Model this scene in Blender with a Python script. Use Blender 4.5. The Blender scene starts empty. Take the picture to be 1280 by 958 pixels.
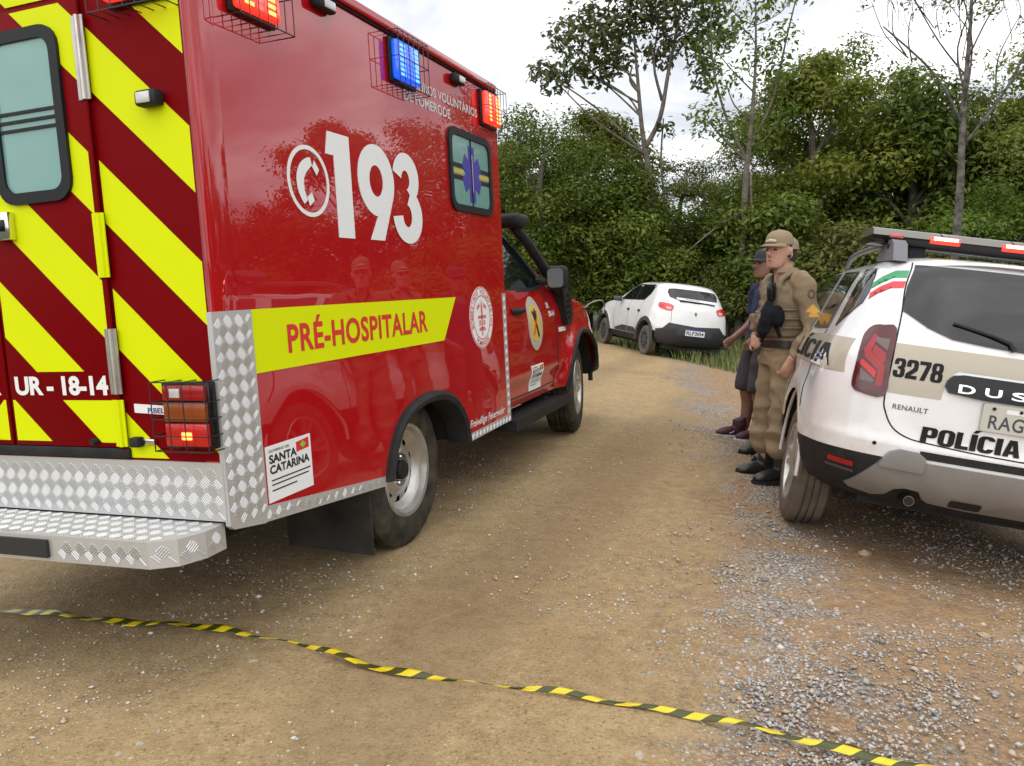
import bpy, bmesh, math, random
import numpy as np
from mathutils import Vector, Matrix
from mathutils.bvhtree import BVHTree
random.seed(7); rng = np.random.default_rng(11)
SC = bpy.context.scene; COL = SC.collection
rad = math.radians

# ------------------------------------------------------------------ camera, sky, sun, exposure
CAMZ = 1.30
cam_d = bpy.data.cameras.new('camera'); cam = bpy.data.objects.new('camera', cam_d); COL.objects.link(cam)
cam.location = (0, 0, CAMZ); cam.rotation_euler = (math.pi / 2 - 0.11, 0, 0)
cam_d.sensor_width = 36; cam_d.lens = 36 * 1000 / 1280; cam_d.clip_start = .05; cam_d.clip_end = 2000
SC.camera = cam
SUN_EL, SUN_AZ = 58, 200          # degrees; azimuth clockwise from +Y
world = bpy.data.worlds.new('World'); SC.world = world; world.use_nodes = True
def build_world():
    nt = world.node_tree; N = nt.nodes; L = nt.links; N.clear()
    out = N.new('ShaderNodeOutputWorld'); bg = N.new('ShaderNodeBackground'); L.new(bg.outputs[0], out.inputs[0])
    sky = N.new('ShaderNodeTexSky'); sky.sky_type = 'NISHITA'; sky.sun_disc = False
    sky.sun_elevation = rad(SUN_EL); sky.sun_rotation = rad(SUN_AZ)
    tc = N.new('ShaderNodeTexCoord'); sep = N.new('ShaderNodeSeparateXYZ'); L.new(tc.outputs['Generated'], sep.inputs[0])
    zc = N.new('ShaderNodeMath'); zc.operation = 'MAXIMUM'; L.new(sep.outputs[2], zc.inputs[0]); zc.inputs[1].default_value = 0
    za = N.new('ShaderNodeMath'); za.operation = 'ADD'; L.new(zc.outputs[0], za.inputs[0]); za.inputs[1].default_value = .22
    cx = N.new('ShaderNodeMath'); cx.operation = 'DIVIDE'; L.new(sep.outputs[0], cx.inputs[0]); L.new(za.outputs[0], cx.inputs[1])
    cy = N.new('ShaderNodeMath'); cy.operation = 'DIVIDE'; L.new(sep.outputs[1], cy.inputs[0]); L.new(za.outputs[0], cy.inputs[1])
    cv = N.new('ShaderNodeCombineXYZ'); L.new(cx.outputs[0], cv.inputs[0]); L.new(cy.outputs[0], cv.inputs[1])
    n1 = N.new('ShaderNodeTexNoise'); n1.inputs['Scale'].default_value = 1.7; n1.inputs['Detail'].default_value = 7
    n1.inputs['Roughness'].default_value = .56; n1.inputs['Distortion'].default_value = .35
    L.new(cv.outputs[0], n1.inputs['Vector'])
    cr = N.new('ShaderNodeValToRGB'); e = cr.color_ramp.elements
    e[0].position = .34; e[0].color = (.40, .42, .46, 1); e[1].position = .66; e[1].color = (1.18, 1.18, 1.18, 1)
    m = cr.color_ramp.elements.new(.48); m.color = (.62, .63, .655, 1)
    L.new(n1.outputs[0], cr.inputs[0])
    sk = N.new('ShaderNodeMix'); sk.data_type = 'RGBA'; sk.blend_type = 'MULTIPLY'; sk.inputs[0].default_value = 1
    L.new(sky.outputs[0], sk.inputs[6]); sk.inputs[7].default_value = (.1, .1, .1, 1)
    mx = N.new('ShaderNodeMix'); mx.data_type = 'RGBA'; mx.inputs[0].default_value = .93
    L.new(sk.outputs[2], mx.inputs[6]); L.new(cr.outputs[0], mx.inputs[7])
    L.new(mx.outputs[2], bg.inputs[0]); bg.inputs[1].default_value = 1.0
build_world()
sun_d = bpy.data.lights.new('sun', 'SUN'); sun_d.energy = 1.3; sun_d.angle = rad(110); sun_d.color = (1, .96, .9)
sun = bpy.data.objects.new('sun', sun_d); COL.objects.link(sun)
_d = Vector((math.sin(rad(SUN_AZ)) * math.cos(rad(SUN_EL)), math.cos(rad(SUN_AZ)) * math.cos(rad(SUN_EL)), math.sin(rad(SUN_EL))))
sun.rotation_euler = (-_d).to_track_quat('-Z', 'Y').to_euler(); sun.location = (0, 0, 30)
vs = SC.view_settings; vs.view_transform = 'Standard'; vs.look = 'None'; vs.exposure = 0.74; vs.gamma = 1; vs.use_curve_mapping = False

# ------------------------------------------------------------------ materials
MATS = {}
def mat(name, col, rough=.5, metal=0., coat=0., var=None, bump=None, emit=None, spec=None, trans=0., coatr=.03, alpha=None):
    """var = (scale, second colour, contrast) noise mix in object space; bump = (scale, strength, distance)"""
    if name in MATS: return MATS[name]
    m = bpy.data.materials.new(name); m.use_nodes = True; nt = m.node_tree; N = nt.nodes; L = nt.links
    b = N['Principled BSDF']; c4 = (*col, 1)
    b.inputs['Base Color'].default_value = c4; b.inputs['Roughness'].default_value = rough; b.inputs['Metallic'].default_value = metal
    b.inputs['Coat Weight'].default_value = coat; b.inputs['Coat Roughness'].default_value = coatr
    if spec is not None: b.inputs['Specular IOR Level'].default_value = spec
    if trans: b.inputs['Transmission Weight'].default_value = trans
    if alpha is not None: b.inputs['Alpha'].default_value = alpha
    tc = None
    if var or bump: tc = N.new('ShaderNodeTexCoord')
    if var:
        n = N.new('ShaderNodeTexNoise'); n.inputs['Scale'].default_value = var[0]; n.inputs['Detail'].default_value = 6; n.inputs['Roughness'].default_value = .6
        L.new(tc.outputs['Object'], n.inputs['Vector'])
        r = N.new('ShaderNodeValToRGB'); k = var[2] if len(var) > 2 else .15
        r.color_ramp.elements[0].position = .5 - k; r.color_ramp.elements[1].position = .5 + k
        r.color_ramp.elements[0].color = c4; r.color_ramp.elements[1].color = (*var[1], 1)
        L.new(n.outputs[0], r.inputs[0]); L.new(r.outputs[0], b.inputs['Base Color'])
        if len(var) > 3:   # roughness follows the same noise
            rr = N.new('ShaderNodeMapRange'); rr.inputs[1].default_value = .5 - k; rr.inputs[2].default_value = .5 + k
            rr.inputs[3].default_value = rough; rr.inputs[4].default_value = var[3]; L.new(n.outputs[0], rr.inputs[0]); L.new(rr.outputs[0], b.inputs['Roughness'])
    if bump:
        n = N.new('ShaderNodeTexNoise'); n.inputs['Scale'].default_value = bump[0]; n.inputs['Detail'].default_value = 5
        L.new(tc.outputs['Object'], n.inputs['Vector'])
        bp = N.new('ShaderNodeBump'); bp.inputs['Strength'].default_value = bump[1]; bp.inputs['Distance'].default_value = bump[2] if len(bump) > 2 else .01
        L.new(n.outputs[0], bp.inputs['Height']); L.new(bp.outputs[0], b.inputs['Normal'])
    if emit:
        b.inputs['Emission Color'].default_value = (*emit[0], 1); b.inputs['Emission Strength'].default_value = emit[1]
    MATS[name] = m; return m

# ------------------------------------------------------------------ object helpers
def link(o, parent=None):
    COL.objects.link(o)
    if parent is not None: o.parent = parent
    return o
def mesh_obj(name, V, F, m, parent=None, smooth=35, mi=None):
    me = bpy.data.meshes.new(name)
    me.from_pydata([tuple(map(float, v)) for v in V], [], [tuple(int(i) for i in f) for f in F])
    for mm in (m if isinstance(m, (list, tuple)) else [m]): me.materials.append(mm)
    if mi is not None: me.polygons.foreach_set('material_index', np.array(mi, dtype=np.int32))
    if smooth:
        me.polygons.foreach_set('use_smooth', np.ones(len(me.polygons), dtype=bool)); me.set_sharp_from_angle(angle=rad(smooth))
    me.update()
    return link(bpy.data.objects.new(name, me), parent)
def from_bm(name, bm, m, parent=None, smooth=35):
    me = bpy.data.meshes.new(name); bm.to_mesh(me); bm.free()
    for mm in (m if isinstance(m, (list, tuple)) else [m]): me.materials.append(mm)
    if smooth:
        me.polygons.foreach_set('use_smooth', np.ones(len(me.polygons), dtype=bool)); me.set_sharp_from_angle(angle=rad(smooth))
    return link(bpy.data.objects.new(name, me), parent)
def tag(o, label=None, cat=None, group=None, kind=None):
    if label: o['label'] = label
    if cat: o['category'] = cat
    if group: o['group'] = group
    if kind: o['kind'] = kind
    return o
def empty(name, mw=None):
    o = bpy.data.objects.new(name, None); COL.objects.link(o); o.empty_display_size = .2
    if mw is not None: o.matrix_world = mw
    return o
class MB:
    """collects simple solids into one mesh"""
    def __init__(s): s.V = []; s.F = []; s.I = []
    def add(s, V, F, i=0):
        n = len(s.V); s.V += [tuple(v) for v in V]; s.F += [tuple(a + n for a in f) for f in F]; s.I += [i] * len(F); return s
    def box(s, x0, x1, y0, y1, z0, z1, i=0, bev=0):
        x0, x1 = sorted((x0, x1)); y0, y1 = sorted((y0, y1)); z0, z1 = sorted((z0, z1))
        if bev:
            bm = bmesh.new(); bmesh.ops.create_cube(bm, size=1)
            for v in bm.verts: v.co = Vector(((x0 + x1) / 2 + v.co.x * (x1 - x0), (y0 + y1) / 2 + v.co.y * (y1 - y0), (z0 + z1) / 2 + v.co.z * (z1 - z0)))
            bmesh.ops.bevel(bm, geom=bm.edges[:], offset=bev, segments=2, profile=.5, affect='EDGES')
            bm.verts.index_update(); s.add([v.co[:] for v in bm.verts], [[v.index for v in f.verts] for f in bm.faces], i); bm.free(); return s
        V = [(x, y, z) for x in (x0, x1) for y in (y0, y1) for z in (z0, z1)]
        return s.add(V, [(0, 1, 3, 2), (4, 6, 7, 5), (0, 4, 5, 1), (2, 3, 7, 6), (0, 2, 6, 4), (1, 5, 7, 3)], i)
    def tube(s, P, r, n=6, i=0, caps=True):
        P = [Vector(p) for p in P]; m = len(P); rr = r if isinstance(r, (list, tuple)) else [r] * m
        V = []; up = None
        for k in range(m):
            t = (P[min(k + 1, m - 1)] - P[max(k - 1, 0)]).normalized()
            if up is None: up = Vector((0, 0, 1)) if abs(t.z) < .9 else Vector((1, 0, 0))
            a = t.cross(up)
            if a.length < 1e-4: a = t.orthogonal()
            a.normalize(); b = a.cross(t).normalized(); up = b
            for q in range(n):
                w = 2 * math.pi * q / n; V.append(P[k] + (a * math.cos(w) + b * math.sin(w)) * rr[k])
        F = [(k * n + q, k * n + (q + 1) % n, (k + 1) * n + (q + 1) % n, (k + 1) * n + q) for k in range(m - 1) for q in range(n)]
        if caps: F += [tuple(range(n - 1, -1, -1)), tuple((m - 1) * n + q for q in range(n))]
        return s.add(V, F, i)
    def prism(s, out, axis, a, b, i=0):
        """2D outline extruded along axis from a to b"""
        def p(u, v, w): return {'x': (w, u, v), 'y': (u, w, v), 'z': (u, v, w)}[axis]
        n = len(out); V = [p(u, v, a) for u, v in out] + [p(u, v, b) for u, v in out]
        F = [tuple(range(n)), tuple(range(2 * n - 1, n - 1, -1))] + [(k, (k + 1) % n, n + (k + 1) % n, n + k) for k in range(n)]
        return s.add(V, F, i)
    def lathe(s, prof, axis='y', c=(0, 0, 0), n=32, i=0, close=False, skip=None):
        """prof = [(radius, along axis)]"""
        V = []; m = len(prof)
        for r, h in prof:
            for q in range(n):
                w = 2 * math.pi * q / n; a, b = r * math.cos(w), r * math.sin(w)
                p = {'y': (a, h, b), 'x': (h, a, b), 'z': (a, b, h)}[axis]; V.append((p[0] + c[0], p[1] + c[1], p[2] + c[2]))
        F = []
        for k in range(m if close else m - 1):
            for q in range(n):
                if skip and skip(k, q): continue
                k2 = (k + 1) % m; F.append((k * n + q, k * n + (q + 1) % n, k2 * n + (q + 1) % n, k2 * n + q))
        return s.add(V, F, i)
    def build(s, name, m, parent=None, smooth=35):
        return fixn(mesh_obj(name, s.V, s.F, m, parent, smooth, s.I))
def fixn(o):
    bm = bmesh.new(); bm.from_mesh(o.data); bmesh.ops.recalc_face_normals(bm, faces=bm.faces[:]); bm.to_mesh(o.data); bm.free(); return o
def rrect(u0, u1, v0, v1, r, n=5):
    out = []
    for cu, cv, a0 in ((u1 - r, v1 - r, 0), (u0 + r, v1 - r, 90), (u0 + r, v0 + r, 180), (u1 - r, v0 + r, 270)):
        for k in range(n + 1):
            a = rad(a0 + 90 * k / n); out.append((cu + r * math.cos(a), cv + r * math.sin(a)))
    return out
def circ(u, v, ru, rv=None, n=32): return [(u + ru * math.cos(2 * math.pi * k / n), v + (rv or ru) * math.sin(2 * math.pi * k / n)) for k in range(n)]
def catmull(P, n=6, closed=False):
    P = [np.array(p, float) for p in P]; out = []; m = len(P)
    for k in range(m if closed else m - 1):
        if closed: a, b, c, d = P[(k - 1) % m], P[k], P[(k + 1) % m], P[(k + 2) % m]
        else: a, b, c, d = P[max(k - 1, 0)], P[k], P[k + 1], P[min(k + 2, m - 1)]
        for j in range(n):
            t = j / n; out.append(.5 * (2 * b + (c - a) * t + (2 * a - 5 * b + 4 * c - d) * t * t + (3 * b - a - 3 * c + d) * t ** 3))
    if not closed: out.append(P[-1])
    return out
def pchip(x, y, xs):
    x = np.asarray(x, float); y = np.asarray(y, float); h = np.diff(x); d = np.diff(y) / h; m = np.zeros_like(y)
    for k in range(1, len(x) - 1):
        if d[k - 1] * d[k] > 0:
            w1, w2 = 2 * h[k] + h[k - 1], h[k] + 2 * h[k - 1]; m[k] = (w1 + w2) / (w1 / d[k - 1] + w2 / d[k])
    m[0], m[-1] = d[0], d[-1]
    i = np.clip(np.searchsorted(x, xs, side='right') - 1, 0, len(x) - 2); t = (xs - x[i]) / h[i]
    return (2 * t ** 3 - 3 * t ** 2 + 1) * y[i] + (t ** 3 - 2 * t ** 2 + t) * h[i] * m[i] + (-2 * t ** 3 + 3 * t ** 2) * y[i + 1] + (t ** 3 - t ** 2) * h[i] * m[i + 1]

# ---- panels and lettering laid on a surface: faces 'R' right side (u=x), 'L' left side (u=x), 'B' back (u=y), 'T' top (u=x, v=y)
class Surf:
    def __init__(s, o=None, plane=None):
        s.plane = plane; s.bvh = None
        if o is not None:
            me = o.data; s.bvh = BVHTree.FromPolygons([v.co[:] for v in me.vertices], [p.vertices[:] for p in me.polygons])
    def at(s, face, u, v, off):
        if s.plane is not None: h = s.plane
        else:
            if face == 'R': o, d, ax, k = Vector((u, -4, v)), Vector((0, 1, 0)), 1, -1
            elif face == 'L': o, d, ax, k = Vector((u, 4, v)), Vector((0, -1, 0)), 1, 1
            elif face == 'B': o, d, ax, k = Vector((-5, u, v)), Vector((1, 0, 0)), 0, -1
            else: o, d, ax, k = Vector((u, v, 5)), Vector((0, 0, -1)), 2, 1
            r = s.bvh.ray_cast(o, d)
            h = r[0][ax] if r[0] is not None else (s.last if hasattr(s, 'last') else 0)
            s.last = h
        if face == 'R': return (u, h - off, v)
        if face == 'L': return (u, h + off, v)
        if face == 'B': return (h - off, u, v)
        return (u, v, h + off)
def grid_poly(out, step, holes=None):
    bm = bmesh.new(); f = bm.faces.new([bm.verts.new((u, v, 0)) for u, v in out])
    bmesh.ops.triangulate(bm, faces=[f])
    U = [p[0] for p in out]; W = [p[1] for p in out]
    for lo, hi, no in ((min(U), max(U), (1, 0, 0)), (min(W), max(W), (0, 1, 0))):
        k = math.ceil(lo / step + .01)
        while k * step < hi - 1e-4:
            co = Vector(no) * (k * step)
            bmesh.ops.bisect_plane(bm, geom=bm.verts[:] + bm.edges[:] + bm.faces[:], plane_co=co, plane_no=no, dist=1e-6); k += 1
    bm.verts.index_update()
    V = [(v.co.x, v.co.y) for v in bm.verts]; F = [[v.index for v in f.verts] for f in bm.faces]
    B = [(e.verts[0].index, e.verts[1].index) for e in bm.edges if len(e.link_faces) == 1]; bm.free()
    return V, F, B
def panel(name, out, face, surf, m, parent, off=.003, step=.06, skirt=.004, crown=0.):
    V, F, B = grid_poly(out, step); n = len(V)
    P = [surf.at(face, u, v, off) for u, v in V]
    if crown:
        cu = sum(p[0] for p in out) / len(out); cv = sum(p[1] for p in out) / len(out)
    Q = [surf.at(face, u, v, off - skirt) for u, v in V]
    used = sorted({i for e in B for i in e}); mp = {i: n + k for k, i in enumerate(used)}
    VV = P + [Q[i] for i in used]; FF = F + [(a, b, mp[b], mp[a]) for a, b in B]
    o = mesh_obj(name, VV, FF, m, parent, 40); return fixn(o)
def frame_panel(name, outer, inner, face, surf, m, parent, off=.008, skirt=.012):
    n = len(outer); V = [surf.at(face, u, v, off) for u, v in outer] + [surf.at(face, u, v, off) for u, v in inner] + [surf.at(face, u, v, off - skirt) for u, v in outer] + [surf.at(face, u, v, off - skirt) for u, v in inner]
    F = []
    for k in range(n):
        j = (k + 1) % n; F += [(k, j, n + j, n + k), (k, 2 * n + k, 2 * n + j, j), (n + k, n + j, 3 * n + j, 3 * n + k)]
    return fixn(mesh_obj(name, V, F, m, parent, 40))
def text2d(s, bold=0., shear=0., space=1.):
    cu = bpy.data.curves.new('txt', 'FONT'); cu.body = s; cu.size = 1; cu.offset = bold; cu.shear = shear; cu.space_character = space; cu.resolution_u = 4
    o = bpy.data.objects.new('txt', cu); COL.objects.link(o); dg = bpy.context.evaluated_depsgraph_get(); dg.update()
    me = o.evaluated_get(dg).to_mesh(); V = [(v.co.x, v.co.y) for v in me.vertices]; F = [tuple(p.vertices) for p in me.polygons]
    o.evaluated_get(dg).to_mesh_clear(); bpy.data.objects.remove(o); bpy.data.curves.remove(cu); return V, F
def lettering(name, s, rect, face, surf, m, parent, bold=.02, shear=0., off=.004, space=1., quad=None, flip=False):
    """fits the text into rect (u0,u1,v0,v1); u0 is where the text begins"""
    V, F = text2d(s, bold, shear, space)
    a = [p[0] for p in V]; b = [p[1] for p in V]; a0, a1, b0, b1 = min(a), max(a), min(b), max(b); P = []
    for x, y in V:
        fx, fy = (x - a0) / (a1 - a0), (y - b0) / (b1 - b0)
        P.append(surf.at(face, rect[0] + fx * (rect[1] - rect[0]), rect[2] + fy * (rect[3] - rect[2]), off))
    return mesh_obj(name, P, F, m, parent, 0)
def _ringq(o, i, skip=None):
    n = len(o); Q = []
    for k in range(n):
        j = (k + 1) % n; q = [o[k], o[j], i[j], i[k]]; cx = sum(p[0] for p in q) / 4; cy = sum(p[1] for p in q) / 4
        if not (skip and skip(cx, cy)): Q.append(q)
    return Q
def _R(a, b, c, d): return [(a, c), (b, c), (b, d), (a, d)]
def heavy_glyph(ch):
    O = lambda: _ringq(rrect(0, .72, 0, 1, .26, 6), rrect(.27, .45, .17, .83, .085, 6))
    G = {'P': (.70, [_R(0, .27, 0, 1)] + _ringq(rrect(.02, .70, .36, 1, .20, 6), rrect(.27, .44, .53, .83, .07, 6))), 'O': (.72, O()),
         'C': (.72, _ringq(rrect(0, .72, 0, 1, .26, 12), rrect(.27, .45, .17, .83, .085, 12), lambda x, y: x > .5 and .36 < y < .64)),
         'L': (.58, [_R(0, .27, 0, 1), _R(.27, .58, 0, .2)]), 'I': (.28, [_R(0, .28, 0, 1)]), 'Í': (.28, [_R(0, .28, 0, 1), [(.02, 1.07), (.20, 1.07), (.40, 1.27), (.14, 1.27)]]),
         'A': (.76, [[(0, 0), (.26, 0), (.42, 1), (.22, 1)], [(.50, 0), (.76, 0), (.54, 1), (.34, 1)], _R(.2, .56, .17, .35)]),
         '3': (.70, _ringq(rrect(.02, .69, .46, 1, .2, 8), rrect(.27, .43, .61, .85, .07, 8), lambda x, y: x < .3 and y < .66) + _ringq(rrect(0, .70, 0, .56, .2, 8), rrect(.27, .43, .15, .42, .07, 8), lambda x, y: x < .3 and y > .33)),
         '2': (.70, _ringq(rrect(.0, .70, .42, 1, .2, 8), rrect(.27, .43, .55, .84, .07, 8), lambda x, y: x < .42 and y < .64) + [[(.42, .56), (.70, .60), (.68, .46), (.32, .19), (0, .19), (.04, .28)], _R(0, .70, 0, .19)]),
         '7': (.68, [_R(0, .68, .81, 1), [(.41, .81), (.68, .81), (.42, 0), (.13, 0)]]),
         '8': (.72, _ringq(rrect(.02, .70, .46, 1, .2, 6), rrect(.28, .44, .61, .86, .07, 6)) + _ringq(rrect(0, .72, 0, .56, .2, 6), rrect(.28, .44, .14, .42, .07, 6)))}
    return G[ch]
def heavy_text(name, s, rect, face, surf, m, parent, off=.004, gap=.055, slant=0.):
    gl = [heavy_glyph(c) for c in s]; W = sum(g[0] for g in gl) + gap * (len(s) - 1); x = 0; out = []
    for (w, polys) in gl:
        mb = MB()
        for k, P in enumerate(polys):
            V, F, B = grid_poly(P, .25); mb.add([surf.at(face, rect[0] + (x + u + slant * v) / W * (rect[1] - rect[0]), rect[2] + v * (rect[3] - rect[2]), off + .0001 * (k % 3)) for u, v in V], F)
        out.append(mesh_obj(name, mb.V, mb.F, m, parent, 0)); x += w + gap
    return out
def xf(p, z=CAMZ):
    """matrix of a vehicle: tx,ty,tz,heading,pitch,roll (right side down +); local X forward, Y left"""
    tx, ty, tz, yaw, pit, rol = p; cp, sp, cr, sr = math.cos(pit), math.sin(pit), math.cos(rol), math.sin(rol)
    X = Vector((math.sin(yaw) * cp, math.cos(yaw) * cp, sp)); Y = Vector((-math.cos(yaw), math.sin(yaw), 0)); Z = X.cross(Y)
    Y2 = Y * cr + Z * sr; Z2 = Z * cr - Y * sr
    return Matrix(((X.x, Y2.x, Z2.x, tx), (X.y, Y2.y, Z2.y, ty), (X.z, Y2.z, Z2.z, tz + z), (0, 0, 0, 1)))
AMB = xf((-1.35514, 4.18308, -1.30089, .346336, .0254125, -.0419471))
POL = xf((2.479, 4.513, -1.447, .228, -.014, .131))
WHI = xf((3.32, 16.01, -1.256, -.224, .033, .115))

# ------------------------------------------------------------------ ground shape: a crowned dirt road falling off to a verge on the right
def _gpts():
    P = []
    for Mx, w, tr in ((AMB, 3.22, ((-.85, .72))), (POL, 2.67, (.8, -.8)), (WHI, 2.42, (.72, -.72))):
        for x in (0, w):
            for y in tr:
                v = Mx @ Vector((x, y, 0)); P.append((v.x, v.y, v.z))
    P += [(1.60, 5.4, .035), (1.4, 5.9, .05), (1.95, 7.0, .06), (0, 0, 0), (-1.5, 1.2, -.03), (1.2, 1.2, -.02), (.6, 2.5, .0), (3.2, 1.5, -.2), (5, 4, -.38), (6, 8, -.42), (-4, 4, -.12), (-4, 10, -.05),
          (.5, 10, .14), (1, 14, .17), (0, 20, .25), (4.6, 13, -.12), (6, 18, -.1), (8, 13, -.3), (3, 24, .3), (8, 26, .2), (-6, 20, .1), (0, -4, -.05), (5, -3, -.3), (-5, -3, -.2)]
    for r, z in ((40, .2), (90, .3), (200, .3)):
        for k in range(8): P.append((r * math.sin(k * math.pi / 4), r * math.cos(k * math.pi / 4), z))
    return np.array(P)
GP = _gpts()
def _phi(r): return np.sqrt(r * r + .5)
_A = _phi(np.hypot(GP[:, None, 0] - GP[None, :, 0], GP[:, None, 1] - GP[None, :, 1])) - np.eye(len(GP)) * .02
_n = len(GP); _B = np.zeros((_n + 1, _n + 1)); _B[:_n, :_n] = _A; _B[:_n, _n] = 1; _B[_n, :_n] = 1
GW = np.linalg.solve(_B, np.append(GP[:, 2], 0))
def gz(x, y):
    x = np.asarray(x, float); y = np.asarray(y, float); s = x.shape; xx = x.ravel(); yy = y.ravel()
    r = _phi(np.hypot(xx[:, None] - GP[None, :, 0], yy[:, None] - GP[None, :, 1])); return (r @ GW[:_n] + GW[_n]).reshape(s)
def gz1(x, y): return float(gz(np.array([x]), np.array([y]))[0])

# ------------------------------------------------------------------ shared vehicle parts
M_red = mat('red_paint', (.42, .002, .006), .35, coat=1., spec=.08, coatr=.006, var=(2.2, (.39, .002, .006), .3))
_nt = M_red.node_tree; _nz = _nt.nodes.new('ShaderNodeTexNoise'); _nz.inputs['Scale'].default_value = 2.6; _nz.inputs['Detail'].default_value = 1; _tc = _nt.nodes.new('ShaderNodeTexCoord'); _nt.links.new(_tc.outputs['Object'], _nz.inputs['Vector'])
_b = _nt.nodes.new('ShaderNodeBump'); _b.inputs['Strength'].default_value = .16; _b.inputs['Distance'].default_value = .012; _nt.links.new(_nz.outputs[0], _b.inputs['Height']); _nt.links.new(_b.outputs[0], _nt.nodes['Principled BSDF'].inputs['Coat Normal'])
M_red.node_tree.nodes['Principled BSDF'].inputs['Coat IOR'].default_value = 1.68
M_dred = mat('chevron_red_film', (.165, .0, .002), .5, spec=.06)
M_yel = mat('lime_yellow_film', (.66, .76, .0), .5, spec=.12)
M_white_film = mat('white_film', (.78, .80, .80), .4)
M_redfilm = mat('red_film', (.62, .03, .02), .45)
M_black = mat('black_plastic', (.013, .0135, .015), .55, spec=.22, var=(14, (.026, .026, .026), .2))
M_blackg = mat('black_gloss', (.008, .008, .009), .15, spec=.3)
M_dark = mat('underbody_black', (.008, .008, .008), .8)
M_rubber = mat('tyre_rubber', (.018, .0175, .017), .75, spec=.2, var=(9, (.075, .062, .045), .16))
M_rubberd = mat('dusty_tyre_rubber', (.055, .048, .04), .85, var=(7, (.15, .125, .09), .2))
M_steel = mat('silver_wheel_paint', (.56, .56, .55), .33, metal=.75, var=(10, (.40, .37, .33), .2))
M_alu = mat('aluminium_plate', (.62, .63, .64), .36, metal=.55, var=(5, (.52, .52, .51), .25, .5), bump=(60, .12, .002))
M_chrome = mat('chrome', (.75, .75, .75), .12, metal=1.)
M_glass = mat('dark_window_glass', (.006, .008, .008), .03, spec=.55)
M_teal = mat('frosted_teal_glass', (.16, .34, .31), .12, coat=.5, var=(3, (.19, .37, .34), .3))
M_redlens = mat('red_lens', (.30, .003, .008), .18, coat=.3)
M_wlens = mat('clear_lens', (.55, .55, .56), .1, coat=1.)
M_wire = mat('black_wire', (.015, .015, .015), .45)
M_lampred = mat('lit_red_lamp', (.8, .03, .02), .2, coat=1., emit=((1., .03, .015), .9))
M_ledred = mat('lit_red_led', (1, .2, .08), .3, emit=((1., .12, .02), 5.))
M_lampblue = mat('lit_blue_lamp', (.01, .10, .8), .15, coat=1., emit=((.0, .10, 1.), .55))
M_ledblue = mat('blue_led', (.1, .3, 1.), .3, emit=((.10, .32, 1.), 1.2))
M_amber = mat('amber_lens', (.26, .05, .004), .25, coat=.4)

def road_dust(m, z0, z1, amt, col=(.36, .28, .19)):
    """dried road dust clinging to the lower bodywork, blotchy"""
    nt = m.node_tree; N = nt.nodes; L = nt.links; b = N['Principled BSDF']; src = b.inputs['Base Color'].links[0].from_socket
    tc = N.new('ShaderNodeTexCoord'); sp = N.new('ShaderNodeSeparateXYZ'); L.new(tc.outputs['Object'], sp.inputs[0])
    mr = N.new('ShaderNodeMapRange'); mr.interpolation_type = 'SMOOTHSTEP'; L.new(sp.outputs[2], mr.inputs[0]); mr.inputs[1].default_value = z0; mr.inputs[2].default_value = z1; mr.inputs[3].default_value = 1; mr.inputs[4].default_value = .08
    n = N.new('ShaderNodeTexNoise'); n.inputs['Scale'].default_value = 7; n.inputs['Detail'].default_value = 8; n.inputs['Roughness'].default_value = .7; L.new(tc.outputs['Object'], n.inputs['Vector'])
    nr = N.new('ShaderNodeMapRange'); L.new(n.outputs[0], nr.inputs[0]); nr.inputs[1].default_value = .35; nr.inputs[2].default_value = .75
    mu = N.new('ShaderNodeMath'); mu.operation = 'MULTIPLY'; L.new(mr.outputs[0], mu.inputs[0]); L.new(nr.outputs[0], mu.inputs[1]); m2 = N.new('ShaderNodeMath'); m2.operation = 'MULTIPLY'; L.new(mu.outputs[0], m2.inputs[0]); m2.inputs[1].default_value = amt
    mx = N.new('ShaderNodeMix'); mx.data_type = 'RGBA'; L.new(m2.outputs[0], mx.inputs[0]); L.new(src, mx.inputs[6]); mx.inputs[7].default_value = (*col, 1); L.new(mx.outputs[2], b.inputs['Base Color'])
    c0 = b.inputs['Coat Weight'].default_value; cw = N.new('ShaderNodeMath'); cw.operation = 'MULTIPLY_ADD'; L.new(m2.outputs[0], cw.inputs[0]); cw.inputs[1].default_value = -c0; cw.inputs[2].default_value = c0; L.new(cw.outputs[0], b.inputs['Coat Weight'])
road_dust(M_red, .42, .75, .10)
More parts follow.
